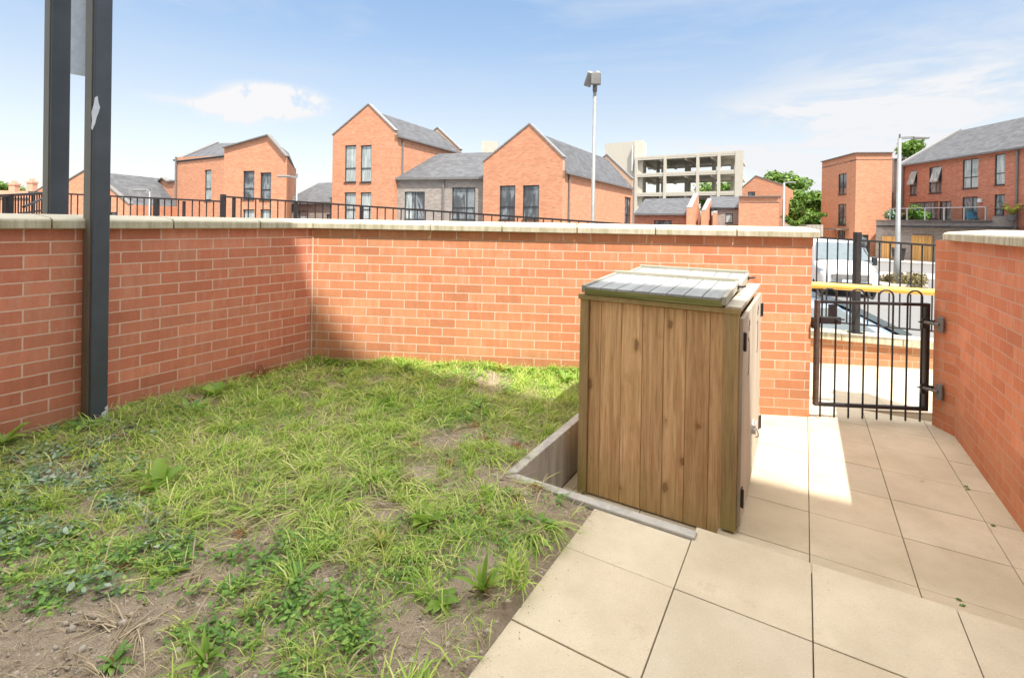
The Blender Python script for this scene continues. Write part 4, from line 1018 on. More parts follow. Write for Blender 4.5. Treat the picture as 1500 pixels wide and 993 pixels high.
# F: low slate row, G: shark-tooth walls, H: grey house, I: brick house right
A_ = PX(929, 43, 320); B_ = PX(1012, 40, 320)
link_house('brick_house', 'low brick house with long slate roof under the concrete frame', A_, B_, Vector((.45, .9)).normalized(), 8, ZZ(970, 313, 41), ZZ(970, 291, 46), 4.5, 'brick_red', [(958, 323, 984, 334, 'v')])
Hg = thing('grey_brick_house', 'grey brick house with one square window beside the three sloping fin walls', 'house', group='new brick houses across the street')
A_ = PX(1050, 42, 320); B_ = PX(1083, 41.5, 320); dn = Vector((.4, .92)).normalized()
body(Hg, [(A_, B_, ZZ(1066, 304.5, 41.8), holes_px(A_, B_, [(1062.5, 312.5, 1073.5, 326.5, 'c')])), (B_, B_ + dn * 6, ZZ(1066, 304.5, 41.8), []), (A_, A_ + dn * 6, ZZ(1066, 304.5, 41.8), []), (A_ + dn * 6, B_ + dn * 6, ZZ(1066, 304.5, 41.8), [])], 'brick_grey', ZS)
g = MB(); z0 = ZZ(1066, 304.5, 41.8); a = PX(1040, 46, 290); b = PX(1086, 46, 290); z1 = ZZ(1066, 288, 46)
g.slab([(A_.x - .6, A_.y - .15, z0), (B_.x + .1, B_.y - .15, z0), (b.x, b.y, z1), (a.x, a.y, z1)], .12); g.build('roof', 'slate', Hg)
for i, (x0, xm, x1, yb, yt, Y) in enumerate(((1005.5, 1013, 1021.5, 305, 284, 38.5), (1027, 1033.5, 1041, 309, 291.5, 40), (1044, 1049.5, 1055.5, 313, 296, 41.3))):
    t = thing('sloping_fin_wall', ['tallest', 'middle', 'smallest'][i] + ' of the three brick fin walls with pale sloping copings in front of the concrete frame', 'wall', group='sloping brick fin walls')
    a = PX(x0, Y, 320); b = PX(xm, Y - .1, 320); c = PX(x1 + 1, Y + 3., 320)
    zb_ = ZZ(x0, yb, Y); zt = ZZ(x1, yt, Y + 3)
    g = MB(); wv = b - a; e = c - wv
    vs = [(a.x, a.y, ZS), (b.x, b.y, ZS), (c.x, c.y, ZS), (e.x, e.y, ZS), (a.x, a.y, zb_), (b.x, b.y, zb_), (c.x, c.y, zt), (e.x, e.y, zt)]
    L2 = (c - b).length; g.vf(vs, [(3, 2, 1, 0), (4, 5, 6, 7), (0, 1, 5, 4), (1, 2, 6, 5), (2, 3, 7, 6), (3, 0, 4, 7)], [[(0, 0)] * 4, [(0, 0)] * 4, [(0, ZS), (.4, ZS), (.4, zb_), (0, zb_)], [(0, ZS), (L2, ZS), (L2, zt), (0, zb_)], [(0, ZS), (.4, ZS), (.4, zt), (0, zt)], [(0, ZS), (L2, ZS), (L2, zb_), (0, zt)]])
    g.build('brickwork', 'brick_house', t)
    g = MB(); up = Vector((0, 0, .06)); 
    P4 = [Vector((a.x, a.y, zb_)), Vector((b.x, b.y, zb_)), Vector((c.x, c.y, zt)), Vector((e.x, e.y, zt))]
    g.slab([p + up for p in P4], .05); g.build('coping', 'trimlight', t)
px_gable('brick_house', 'orange brick gabled house with one small square window left of the trees', [(1087, 275), (1107, 258), (1147, 271)], 47, 45, 8, wins=[(1095.5, 281, 1106, 289, '')])
t = thing('brick_block', 'plain flat-topped brick block in front of the gabled house near the trees', 'building')
A_ = PX(1082, 40, 310); B_ = PX(1141, 39, 310); dn = Vector((.45, .9)).normalized(); zt = ZZ(1110, 288.5, 39.5)
body(t, [(A_, B_, zt, []), (B_, B_ + dn * 4, zt, []), (A_, A_ + dn * 4, zt, []), (A_ + dn * 4, B_ + dn * 4, zt, [])], 'brick_house', ZS)
g = MB(); g.bar((A_.x, A_.y, zt + .04), (B_.x, B_.y, zt + .04), .3, .07); g.bar((B_.x, B_.y, zt + .04), (B_.x + dn.x * 4, B_.y + dn.y * 4, zt + .04), .3, .07); g.build('coping', 'trim', t)
g = MB(); q = [A_, B_, B_ + dn * 4, A_ + dn * 4]; g.prism([(p.x, p.y) for p in q], zt - .5, zt - .4); g.build('roof', 'bitumen', t)

# J: three-storey block right
t = thing('brick_block', 'three-storey flat-roofed brick block with narrow windows behind the white van', 'building')
J0 = PX(1203, 46.7, 300); J1 = PX(1253, 40.8, 300); J2 = PX(1306, 40.4, 300); J3 = J2 + Vector((2, 8)); zt = ZZ(1253, 224.5, 40.8)
body(t, [(J0, J1, zt, holes_px(J0, J1, [(1228, 254.5, 1240, 285, 'tv'), (1227.5, 299, 1239.5, 330, 'tv'), (1227, 338, 1238, 354, 'vd')])), (J1, J2, zt, holes_px(J1, J2, [(1259, 344, 1272, 384, 'd')])), (J2, J3, zt, []), (J3, J0, zt, [])], 'brick_house', ZS)
g = MB()
for a, b in ((J0, J1), (J1, J2)): g.bar((a.x, a.y, zt + .03), (b.x, b.y, zt + .03), .3, .06)
g.build('coping', 'trim', t)
g = MB(); q = [J0, J1, J2, J3]; g.prism([(p.x, p.y) for p in q], zt - .6, zt - .5); g.build('roof', 'bitumen', t)
g = MB(); u, z = pxwall(J0, J1, 1232, 336); dJ = (J1 - J0).normalized(); p = J0 + dJ * u; nJ = Vector((dJ.y, -dJ.x)); nJ = nJ if nJ.dot(-J0) > 0 else -nJ
p = p + nJ * .5; g.box((p.x, p.y, z), (2.6, 1., .1), rz=math.atan2(dJ.y, dJ.x)); g.build('canopy', 'trim', t)
g = MB(); 
for px in (1213, 1219):
    u, z = pxwall(J0, J1, px, 336); p = J0 + dJ * u + nJ * .08; g.box((p.x, p.y, z), (.22, .14, .14))
g.build('wall_lamp', 'white', t)
# K: terrace building over garages
K0 = PX(1322, 41, 300); K1 = PX(1500, 31, 300); kd = (K1 - K0).normalized(); K2 = K0 + kd * 18
t = thing('brick_apartment_building', 'brick building with slate roof, tall windows and a terrace over timber garages at the right', 'building')
zE = ZZ(1322, 242, 41); kn = Vector((1, 0.05)); KD = 10
wl = [(1333, 250, 1343.5, 286, 'to'), (1361, 244.5, 1379.5, 283, 'toO'), (1410, 233, 1433, 276, 'tvc'), (1457, 226, 1472, 271, 'tc'),
      (1332, 296, 1374, 321, 'v'), (1376, 295, 1393.5, 322, 'v'), (1409.5, 288.5, 1432, 322, 'Vd'), (1456.5, 285, 1471.5, 320, 't')]
ridg = [(0, zE), (5, zE + 3.0), (10, zE)]
body(t, [(K0, K2, zE, holes_px(K0, K2, wl)), (K0, K0 + kn * KD, [(0, zE), (KD / 2, zE + 2.95), (KD, zE)], []), (K2, K2 + kn * KD, [(0, zE), (KD / 2, zE + 2.95), (KD, zE)], []), (K0 + kn * KD, K2 + kn * KD, zE, [])], 'brick_red', ZS)
g = MB(); a = K0 - kn * .2; b = K2 - kn * .2; r0 = K0 + kn * 5; r1 = K2 + kn * 5; bb0 = K0 + kn * 10.2; bb1 = K2 + kn * 10.2
g.slab([(a.x, a.y + .1, zE - .02), (b.x, b.y, zE - .02), (r1.x, r1.y, zE + 3.02), (r0.x, r0.y + .1, zE + 3.02)], .12); g.slab([(bb0.x, bb0.y + .1, zE - .02), (bb1.x, bb1.y, zE - .02), (r1.x, r1.y, zE + 3.018), (r0.x, r0.y + .1, zE + 3.018)], .12)
rf = g.build('roof', 'slate', t)
g = MB(); g.bar((a.x, a.y, zE - .08), (b.x, b.y, zE - .08), .14, .12); g.build('gutter', 'trim', rf)
g = MB(); g.bar((a.x, a.y + .15, zE + .03), (r0.x, r0.y + .15, zE + 3.07), .35, .2); g.build('verge', 'trimlight', rf)
p = PX(1387, 42.5, 205); g = MB(); g.tube([(p.x + .0, p.y, ZZ(1387, 213, 42.5) - .3), (p.x, p.y, ZZ(1387, 200, 42.5))], .13, 8); g.build('vent_pipe', 'iron', rf)
for px in (1324, 1491):
    u, z = pxwall(K0, K2, px, 260); p = K0 + kd * max(u, .1) - kn * .08; g = MB(); g.tube([(p.x, p.y, zE - .1), (p.x, p.y, ZS)], .06, 8); g.build('downpipe', 'trim', t)
u, z = pxwall(K0, K2, 1437, 294); p = K0 + kd * u - kn * .08; g = MB(); g.box((p.x, p.y, z), (.12, .25, .25)); g.build('wall_lamp', 'white', t)
# grey infill between J and K
t2 = thing('grey_brick_house', 'narrow grey brick infill squeezed between the flat-roofed block and the slate-roofed building', 'house')
A_ = PX(1303, 44, 300); B_ = PX(1325, 43, 300); zt = ZZ(1312, 233, 43.5)
body(t2, [(A_, B_, zt, []), (B_, B_ + Vector((1, 4)), zt, []), (A_, A_ + Vector((1, 4)), zt, []), (A_ + Vector((1, 4)), B_ + Vector((1, 4)), zt, [])], 'brick_grey', ZS)
g = MB(); g.bar((A_.x, A_.y, zt), (B_.x, B_.y, zt), .3, .1); g.build('coping', 'trim', t2)
g = MB(); p = PX(1306, 40.2 + 3, 300); g.tube([(p.x, p.y, zt), (p.x, p.y, ZS)], .12, 8); g.build('downpipe', 'trim', t2)
# podium with garages
t = thing('garage_podium', 'grey brick garage block with timber doors carrying the planted terrace', 'building')
Q0 = PX(1283, 39, 350); Q1 = PX(1453, 32.6, 350); Q1b = Q1 + (Q1 - Q0).normalized() * 7
pd = (Q1 - Q0).normalized(); zt = ZZ(1283, 323.5, 39)
zt2_ = ZZ(1453, 320, 32.6)
hs = holes_px(Q0, Q1b, [(1293, 346, 1314, 384, 'g'), (1336, 345, 1367, 386, 'g'), (1392, 345, 1425, 388, 'g')])
LQ = (Q1b - Q0).length; uq = (Q1 - Q0).length
body(t, [(Q0, Q1b, [(0, zt), (uq, zt), (uq + .01, zt2_ + .15), (LQ, zt2_ + .15)], hs), (Q1b, K2, zt, []), (Q0, PX(1303, 41, 350), zt, [])], 'brick_grey', ZS)
g = MB(); q = [Q0, Q1b, K2, K0]; g.prism([(p.x, p.y) for p in q], zt - .5, zt - .35); g.build('terrace_floor', 'bitumen', t)
g = MB(); g.bar((Q0.x, Q0.y, zt + .03), (Q1.x, Q1.y, zt + .03), .3, .06); g.build('coping', 'trim', t)
t = thing('glass_balustrade', 'glass balustrade with steel posts and handrail along the terrace edge', 'railing')
pn = Vector((-pd.y, pd.x)); pn = pn if pn.y > 0 else -pn
o_ = Q0 + pd * .9 + pn * .15; e_ = Q0 + pd * (uq - .4) + pn * .15; zh = zt + .95
g = MB(); g.bar((o_.x, o_.y, zh), (e_.x, e_.y, zh), .06, .05); g.build('handrail', 'galv', t)
nP = 6; Lg = (e_ - o_).length
for i in range(nP):
    p = o_ + pd * (Lg * i / (nP - 1)); g = MB(); g.box((p.x, p.y, zt + .5), (.07, .07, .92)); g.build('baluster_post', 'galv', t)
gm = newmat('clear_glass'); gm.b.inputs['Transmission Weight'].default_value = 1.; gm.b.inputs['Roughness'].default_value = .02; gm.b.inputs['Base Color'].default_value = (.75, .82, .84, 1); gm.b.inputs['IOR'].default_value = 1.05; M['clear'] = gm.m
g = MB(); g.bar((o_.x, o_.y, zt + .5), (e_.x, e_.y, zt + .5), .012, .8); g.build('glass_panel', 'clear', t)

# ------------------------------------------------------------------ foliage helper
def leafcloud(name, mat, centers, n, size, parent=None, flat=.35, aspect=1.6, kind=None):
    """n leaf quads spread in ellipsoid clumps; centers = [(x,y,z,rx,ry,rz)]"""
    cs = np.array(centers); wts = (cs[:, 3] * cs[:, 4] * cs[:, 5]) ** .75; wts = wts / wts.sum()
    k = rng.choice(len(cs), n, p=wts); v = rng.normal(size=(n, 3)); v /= np.linalg.norm(v, axis=1)[:, None]
    rad = rng.uniform(.35, 1, n) ** .5; pos = cs[k, :3] + v * cs[k, 3:] * rad[:, None] * (1 + .12 * rng.normal(size=(n, 1)))
    nrm = v + rng.normal(size=(n, 3)) * .8; nrm[:, 2] += flat; nrm /= np.linalg.norm(nrm, axis=1)[:, None]
    tg = np.cross(nrm, rng.normal(size=(n, 3))); tg /= np.linalg.norm(tg, axis=1)[:, None]; bt = np.cross(nrm, tg)
    s = size * rng.uniform(.6, 1.3, n)[:, None]
    vv = np.stack([pos - tg * s * aspect / 2, pos - bt * s / 2 + nrm * s * .1, pos + tg * s * aspect / 2, pos + bt * s / 2 + nrm * s * .1], 1).reshape(-1, 3)
    return quads(name, vv, mat, parent)
def quads(name, vv, mat, parent=None, k=4, faces=None):
    me = bpy.data.meshes.new(name); nv = len(vv); me.vertices.add(nv); me.vertices.foreach_set('co', vv.astype(np.float32).ravel())
    if faces is None: nf = nv // k; li = np.arange(nv, dtype=np.int32); tot = np.full(nf, k, np.int32); st_ = np.arange(0, nv, k, dtype=np.int32)
    else: li, tot = faces; nf = len(tot); st_ = np.concatenate([[0], np.cumsum(tot)[:-1]]).astype(np.int32)
    me.loops.add(len(li)); me.loops.foreach_set('vertex_index', li.astype(np.int32)); me.polygons.add(nf)
    me.polygons.foreach_set('loop_start', st_)
    try: me.polygons.foreach_set('loop_total', tot)
    except Exception: pass
    me.materials.append(M[mat]); me.update(calc_edges=True); me.validate()
    o = bpy.data.objects.new(name, me); C.objects.link(o)
    if parent is not None: o.parent = parent
    return o
def tree(label, P, zb, H, rx, rz_, n, size, mat='treeleaf', group='trees beyond the houses', name='broadleaf_tree', seed=1, ncl=16):
    rs = random.Random(seed); t = thing(name, label, 'tree', (P[0], P[1], zb), group=group)
    g = MB(); top = H - rz_ * .5
    g.tube([(0, 0, 0), (rs.uniform(-.1, .1), 0, H * .3), (rs.uniform(-.3, .3), rs.uniform(-.3, .3), top)], [H * .028, H * .02, H * .008], 8)
    cs = []
    for i in range(ncl):
        a = rs.uniform(0, 2 * math.pi); rr = rs.uniform(0, 1) ** .6 * rx * .72; h = H - rz_ * rs.uniform(.35, 1.65)
        r = rx * rs.uniform(.25, .45); cs.append((rr * math.cos(a), rr * math.sin(a), h, r, r, r * .8))
        if i % 3 == 0: g.tube([(0, 0, H * .35), (rr * math.cos(a) * .5, rr * math.sin(a) * .5, (h + H * .35) / 2), (rr * math.cos(a), rr * math.sin(a), h)], [H * .01, H * .007, H * .003], 6)
    g.build('trunk', 'bark', t); leafcloud('crown', mat, cs, n, size, t); return t
def treepx(label, x, ytop, Y, rx, rz_, n=2600, size=.32, seed=1, **kw):
    p = PX(x, Y, 300); H = ZZ(x, ytop, Y) - ZS; tree(label, p, ZS, H, rx, rz_, n, size, seed=seed, **kw)
treepx('dark green broad tree close behind the brick gable with small window', 1143, 252, 60, 3.6, 3.2, 4200, seed=3)
treepx('bright green rounded tree in the middle of the clump beside the flat-roofed block', 1168, 266, 54, 2.9, 3.6, 4200, seed=5)
treepx('bright green tree touching the left edge of the flat-roofed block', 1192, 274, 56, 3.0, 3.4, 4200, seed=8)
treepx('low bushy tree under the clump, above the timber fence', 1160, 292, 50, 3.2, 2.2, 3400, seed=11)
treepx('green treetop showing above the slate roof behind the street lamp', 1334, 202, 58, 2.2, 1.6, 1500, seed=13)
treepx('distant tree seen through the concrete frame at its right side', 1068, 262, 112, 4, 4, 1500, .55, seed=15)
treepx('distant tree seen through the middle bays of the concrete frame', 1028, 268, 116, 4.5, 4, 1500, .55, seed=16)
treepx('distant pale green tree above the roofs at the far left edge', 3, 263, 75, 2.3, 1.6, 1500, .3, seed=17)
treepx('distant low tree between the far-left tree and the chimneys', 30, 274, 80, 3, 1.2, 1200, .3, seed=18)
# timber fence
t = thing('timber_fence', 'timber fence with swagged green netting below the trees', 'fence')
fa = PX(1148, 44, 330); fb = PX(1206, 43, 330); n = 30; df = (fb - fa)
g = MB()
for i in range(n):
    p = fa + df * (i + .5) / n; f = i / n; g.box((p.x, p.y, (ZZ(1175, 329, 43.5) + ZS) / 2), (df.length / n - .03, .03, ZZ(1175, 329, 43.5) - ZS))
g.build('boards', 'pavement', t)
cs = []
for i in range(20):
    f = i / 19; px = 1148 + 58 * f; sag = 10 * math.sin(math.pi * min(f * 1.7, 1)) if f < .6 else -3; p = PX(px, 43.2, 325); cs.append((p.x, p.y, ZZ(px, 318 + sag, 43.2), .35, .2, .18))
leafcloud('netting', 'treeleaf', cs, 900, .16, t)

# ------------------------------------------------------------------ terrace plants and furniture
def bush(name, label, x, y, Y, rx, rz_, mat, n=260, size=.12, group='potted plants on the terrace'):
    p = PX(x, Y, y); z = ZZ(x, y, Y); t = thing(name, label, 'plant', (p.x, p.y, z - rz_), group=group)
    g = MB(); g.tube([(0, 0, -.35), (0, 0, -.02)], [.16, .22], 10); g.build('pot', 'trim', t)
    g = MB(); g.tube([(0, 0, -.05), (0, 0, rz_ * .8)], .02, 6); g.build('stem', 'bark', t)
    leafcloud('foliage', mat, [(0, 0, rz_, rx, rx * .7, rz_)], n, size, t)
bush('potted_plant', 'white-flecked potted plant at the left end of the terrace rail', 1305, 315, 38.7, .5, .35, 'silverleaf')
bush('potted_plant', 'low reddish potted plant right of the street lamp on the terrace', 1324, 318, 38, .4, .28, 'oliveleaf')
bush('potted_plant', 'large bright green potted shrub on the terrace', 1340, 311, 37.4, .55, .6, 'treeleaf', 420)
bush('potted_plant', 'small green potted shrub right of the large shrub on the terrace', 1355, 317, 36.8, .45, .35, 'weed')
# palm-like yellow plant at right
p = PX(1482, 31.5, 310); t = thing('palm_plant', 'yellow-green arching palm-like plant at the right end of the terrace', 'plant', (p.x, p.y, zt2_ + .1))
g = MB()
for i in range(16):
    a = i * 2.4; r = random.uniform(.6, 1.1)
    pts = [Vector((math.cos(a) * r * f, math.sin(a) * r * f, .1 + 1.5 * f - 1.1 * f * f * r)) for f in (0, .3, .6, .85, 1)]
    for (q0, q1, w0, w1) in zip(pts[:-1], pts[1:], (.04, .09, .09, .05), (.09, .09, .05, .01)):
        s = Vector((-math.sin(a), math.cos(a), 0)); g.face([q0 - s * w0, q0 + s * w0, q1 + s * w1, q1 - s * w1])
g.build('fronds', 'yellowleaf', t); g = MB(); g.tube([(0, 0, -.25), (0, 0, .12)], [.2, .26], 10); g.build('pot', 'trim', t)
p = PX(1428, 34.3, 318); t = thing('garden_chair', 'light blue garden chair beside the terrace door', 'chair', (p.x, p.y, zt - .3))
g = MB(); g.box((0, 0, .5), (.6, .55, .07)); g.build('seat', 'bluecloth', t); g = MB(); g.box((0, .28, .75), (.6, .05, .5)); g.build('backrest', 'bluecloth', t)
for sx in (-1, 1):
    for sy_ in (-1, 1): g = MB(); g.tube([(sx * .27, sy_ * .24, 0), (sx * .27, sy_ * .24, .48)], .02, 6); g.build('leg', 'galv', t)

# ------------------------------------------------------------------ lamp posts
def lamp_column(label, px, ytop, Y, r0, r1, head, arm=0., name='street_lamp', mat='lampgrey'):
    p = PX(px, Y, 300); zt = ZZ(px, ytop, Y); t = thing(name, label, 'street lamp', (p.x, p.y, ZS), group='street lamps')
    H = zt - ZS; g = MB(); g.tube([(0, 0, 0), (0, 0, 1.2), (0, 0, 1.25), (0, 0, H)], [r0 * 1.25, r0 * 1.25, r0, r1], 12); g.build('column', mat, t, smooth=True)
    g = MB()
    if head == 'twin':
        g.box((-.17, -.03, H + .14), (.20, .22, .40), rot=Matrix.Rotation(.28, 3, 'Y') @ Matrix.Rotation(.5, 3, 'X')); g.box((.09, .0, H + .18), (.10, .26, .36), rot=Matrix.Rotation(-.12, 3, 'Y') @ Matrix.Rotation(.5, 3, 'X')); g.build('lamp_head', mat, t, bevel=.02)
        g = MB(); g.box((-.02, -.16, H + .12), (.26, .1, .34)); g.build('bracket', 'trim', t, bevel=.02)
        g = MB(); g.tube([(0, 0, H - .2), (0, 0, H + .1)], r1 * 1.3, 10); g.build('collar', 'trim', t)
    else:
        g.bar((0, 0, H), (arm, 0, H + .05), .09, .1); g.build('arm', mat, t)
        g = MB(); s = 1 if arm > 0 else -1; g.box((arm + s * .3, 0, H + .04), (.65, .26, .1)); g.build('lamp_head', mat, t, bevel=.03)
        g = MB(); g.tube([(0, 0, H - .05), (0, 0, H + .18)], .035, 8); g.build('photocell', 'trim', t)
lamp_column('tall pale lamp column with boxy floodlight head rising above the back wall', 868.5, 124, 14., .056, .05, 'twin')
lamp_column('grey street lamp with short arm pointing right, in the planted bed beyond the gate', 1316, 203, 20.7, .10, .065, 'arm', .55)
lamp_column('small distant street lamp with arm pointing left beside the lopsided gable', 434.5, 260, 25, .05, .035, 'arm', -.35)
lamp_column('small distant mushroom-topped lamp in front of the low annex', 219, 280, 26, .05, .035, 'arm', -.2)
lamp_column('slim pale lamp column right of the small brick gabled house', 1148, 268, 40, .10, .08, 'arm', .3)

# ------------------------------------------------------------------ vehicles
def loft(stations, npt=None):
    """stations: (y, [ (x,z) half contour from bottom centre to top centre ])"""
    g = MB(); rings = []
    for y, hc in stations:
        ring = [(x, y, z) for x, z in hc] + [(-x, y, z) for x, z in hc[::-1]]; rings.append(ring)
    n = len(rings[0]); i0 = 0
    for r in rings: g.v += r
    for k in range(len(rings) - 1):
        for a in range(n):
            b = (a + 1) % n; g.f.append((k * n + a, k * n + b, (k + 1) * n + b, (k + 1) * n + a)); g.uv.append([(0, 0)] * 4)
    g.f.append(tuple(range(n))[::-1]); g.uv.append([(0, 0)] * n); m = (len(rings) - 1) * n; g.f.append(tuple(range(m, m + n))); g.uv.append([(0, 0)] * n)
    return g
def patch(g, pts, o):
    """thin panel from 3d points pushed out by vector o"""
    P = [Vector(p) + Vector(o) for p in pts]; Q = [Vector(p) - Vector(o) * .3 for p in pts]; n = len(P)
    g.vf(P + Q, [tuple(range(n)), tuple(range(n, 2 * n))[::-1]] + [(i, (i + 1) % n, n + (i + 1) % n, n + i) for i in range(n)])
def wheel(t, x, y, r=.33, w=.2):
    g = MB(); g.tube([(x - w / 2, y, r), (x + w / 2, y, r)], r, 24); wh = g.build('wheel', 'rubber', t)
    s = 1 if x > 0 else -1
    g = MB(); g.tube([(x + s * w * .35, y, r), (x + s * (w / 2 + .012), y, r)], r * .62, 16); g.build('rim', 'chrome', wh)
def hc(zb, zbelt, zt, wb_, wbelt, wt):
    return [(wb_ * .6, zb), (wb_, zb + .08), (wb_ + .02, (zb + zbelt) / 2), (wbelt, zbelt), ((wbelt + wt) / 2 + .02, (zbelt + zt) / 2 if zt - zbelt > .1 else zbelt + (zt - zbelt) * .5), (wt, zt - .06 if zt - zbelt > .2 else zt - .01), (wt * .8, zt), (wt * .3, zt + .01)]
vp = PX(1216, 19.2, 400)
van = thing('parked_van', 'white panel van parked nose-on in the street beyond the gate', 'van', (vp.x, vp.y, ZS), R(161))
st_ = [(2.42, hc(.32, .62, .80, .72, .74, .70)), (2.36, hc(.26, .68, .92, .84, .86, .78)), (2.1, hc(.25, .75, 1.05, .92, .93, .84)), (1.75, hc(.25, .85, 1.17, .95, .96, .86)), (1.55, hc(.25, .95, 1.20, .96, .96, .84)),
       (1.15, hc(.25, 1.0, 1.50, .97, .96, .80)), (.80, hc(.25, 1.02, 1.80, .97, .97, .76)), (.4, hc(.25, 1.02, 1.97, .97, .97, .78)), (-1, hc(.25, 1.02, 1.99, .97, .97, .80)), (-2.35, hc(.25, 1.02, 1.98, .97, .97, .80)), (-2.45, hc(.35, 1.02, 1.90, .9, .92, .76))]
g = loft(st_); g.build('body', 'white', van, smooth=True, sub=1)
g = MB(); nv_ = Vector((0, .62, .78)).normalized() * .055
patch(g, [(-.84, 1.50, 1.22), (.84, 1.50, 1.22), (.70, .80, 1.82), (-.70, .80, 1.82)], nv_); g.build('windscreen', 'carglass', van)
for s in (-1, 1):
    g = MB(); patch(g, [(s * .965, 1.3, 1.12), (s * .965, .25, 1.12), (s * .86, .25, 1.68), (s * .88, .85, 1.66)], (s * .03, 0, .01)); g.build('side_window', 'carglass', van)
    g = MB(); g.box((s * 1.1, 1.12, 1.22), (.16, .12, .30)); g.bar((s * .95, 1.12, 1.12), (s * 1.05, 1.12, 1.14), .05, .05); g.build('wing_mirror', 'black', van, bevel=.03)
    g = MB(); patch(g, [(s * .60, 2.34, .74), (s * .90, 2.14, .80), (s * .93, 1.98, .99), (s * .82, 2.16, .98), (s * .62, 2.32, .86)], (s * .03, .05, 0)); g.build('headlight', 'headlight', van)
    wheel(van, s * .86, 1.55); wheel(van, s * .86, -1.6)
g = MB(); patch(g, [(-.52, 2.42, .64), (.52, 2.42, .64), (.56, 2.40, .80), (-.56, 2.40, .80)], (0, .04, 0)); g.build('grille', 'trim', van)
g = MB(); patch(g, [(-.66, 2.42, .34), (.66, 2.42, .34), (.62, 2.44, .52), (-.62, 2.44, .52)], (0, .04, 0)); g.build('lower_grille', 'black', van)
g = MB(); g.box((0, 2.49, .58), (.52, .015, .10)); g.build('number_plate', 'peel', van)
cp = (4.35, 7.2)
car = thing('parked_car', 'pale silver-blue car seen over the low wall through the gate bars', 'car', (cp[0], cp[1], ZS), R(-98))
H_ = 1.40
st_ = [(2.0, hc(.30, .50, .62, .55, .62, .60)), (1.9, hc(.22, .55, .74, .78, .80, .72)), (1.4, hc(.2, .62, .88, .84, .86, .76)), (.95, hc(.2, .70, .96, .85, .87, .76)), (.55, hc(.2, .85, 1.2, .86, .87, .68)), (.15, hc(.2, .9, H_ - .02, .86, .87, .60)), (-.4, hc(.2, .9, H_, .86, .87, .60)), (-1.1, hc(.2, .9, H_ - .04, .86, .87, .60)), (-1.6, hc(.2, .9, 1.2, .86, .86, .62)), (-1.95, hc(.25, .85, .98, .82, .84, .66)), (-2.05, hc(.35, .7, .85, .7, .74, .6))]
g = loft(st_); g.build('body', 'carblue', car, smooth=True, sub=1)
g = MB(); patch(g, [(-.74, .93, .99), (.74, .93, .99), (.56, .22, 1.36), (-.56, .22, 1.36)], Vector((0, .5, .86)) * .055); g.build('windscreen', 'carglass', car)
g = MB(); patch(g, [(-.68, -1.75, 1.05), (.68, -1.75, 1.05), (.54, -1.2, 1.33), (-.54, -1.2, 1.33)], Vector((0, -.5, .86)) * .03); g.build('rear_window', 'carglass', car)
for s in (-1, 1):
    g = MB(); patch(g, [(s * .86, .62, .95), (s * .86, -1.2, .95), (s * .66, -1.0, 1.30), (s * .66, .1, 1.32)], (s * .03, 0, .01)); g.build('side_window', 'carglass', car)
    g = MB(); patch(g, [(s * .55, 1.97, .52), (s * .80, 1.78, .56), (s * .78, 1.66, .74), (s * .58, 1.90, .66)], (s * .03, .05, .01)); g.build('headlight', 'headlight', car)
    g = MB(); g.box((s * .98, .52, .96), (.18, .1, .13)); g.build('wing_mirror', 'carblue', car, bevel=.03)
    wheel(car, s * .78, 1.25, .3, .19); wheel(car, s * .78, -1.25, .3, .19)

# street bed, bin, pavement by the garages
sb = thing('shrub_bed', 'low brown-green shrub bed around the foot of the street lamp', 'planting')
cs = []
for i in range(22):
    px = 1290 + 60 * random.random(); y = 420 - 4 * random.random(); Y = 20.6 + random.uniform(-.6, 1.2); p = PX(px, Y, 415); cs.append((p.x, p.y, ZS + .2 + random.random() * .12, .32, .3, .2))
leafcloud('foliage', 'oliveleaf', cs, 2600, .07, sb)
g = MB(); a = PX(1286, 20.4, 420); b = PX(1353, 20.4, 420)
g.box(((a.x + b.x) / 2, 21, ZS + .06), (b.x - a.x, 1.7, .12)); g.build('edging', 'stone', sb, bevel=.03)
p = PX(1316, 36, 375); wb = thing('wheelie_bin', 'dark wheeled bin standing between the two timber garage doors', 'bin', (p.x, p.y, ZS))
g = MB(); vs = [(-.22, -.24, .06), (.22, -.24, .06), (.22, .24, .06), (-.22, .24, .06), (-.29, -.33, .95), (.29, -.33, .95), (.29, .33, .95), (-.29, .33, .95)]
g.vf(vs, [(3, 2, 1, 0), (4, 5, 6, 7), (0, 1, 5, 4), (1, 2, 6, 5), (2, 3, 7, 6), (3, 0, 4, 7)]); g.build('bin_body', 'black', wb, bevel=.02)
g = MB(); g.box((0, -.02, 1.0), (.62, .72, .07)); g.build('lid', 'black', wb, bevel=.03)
for s in (-1, 1): g = MB(); g.tube([(s * .24, .28, .1), (s * .3, .28, .1)], .1, 14); g.build('wheel', 'rubber', wb)
g = MB(); q = [PX(1150, 40, 400), PX(1640, 27, 400), PX(1700, 31, 400), PX(1150, 48, 400)]
g.prism([(p.x, p.y) for p in q], ZS - .2, ZS + .11); tag(g.build('far_pavement', 'pavement'), kind='structure')
q = [PX(1150, 25.5, 400), PX(1640, 22, 400), PX(1700, 24.5, 400), PX(1150, 28.5, 400)]
g = MB(); g.prism([(p.x, p.y) for p in q], ZS - .2, ZS + .006); tag(g.build('parking_strip', 'pavement'), kind='structure')

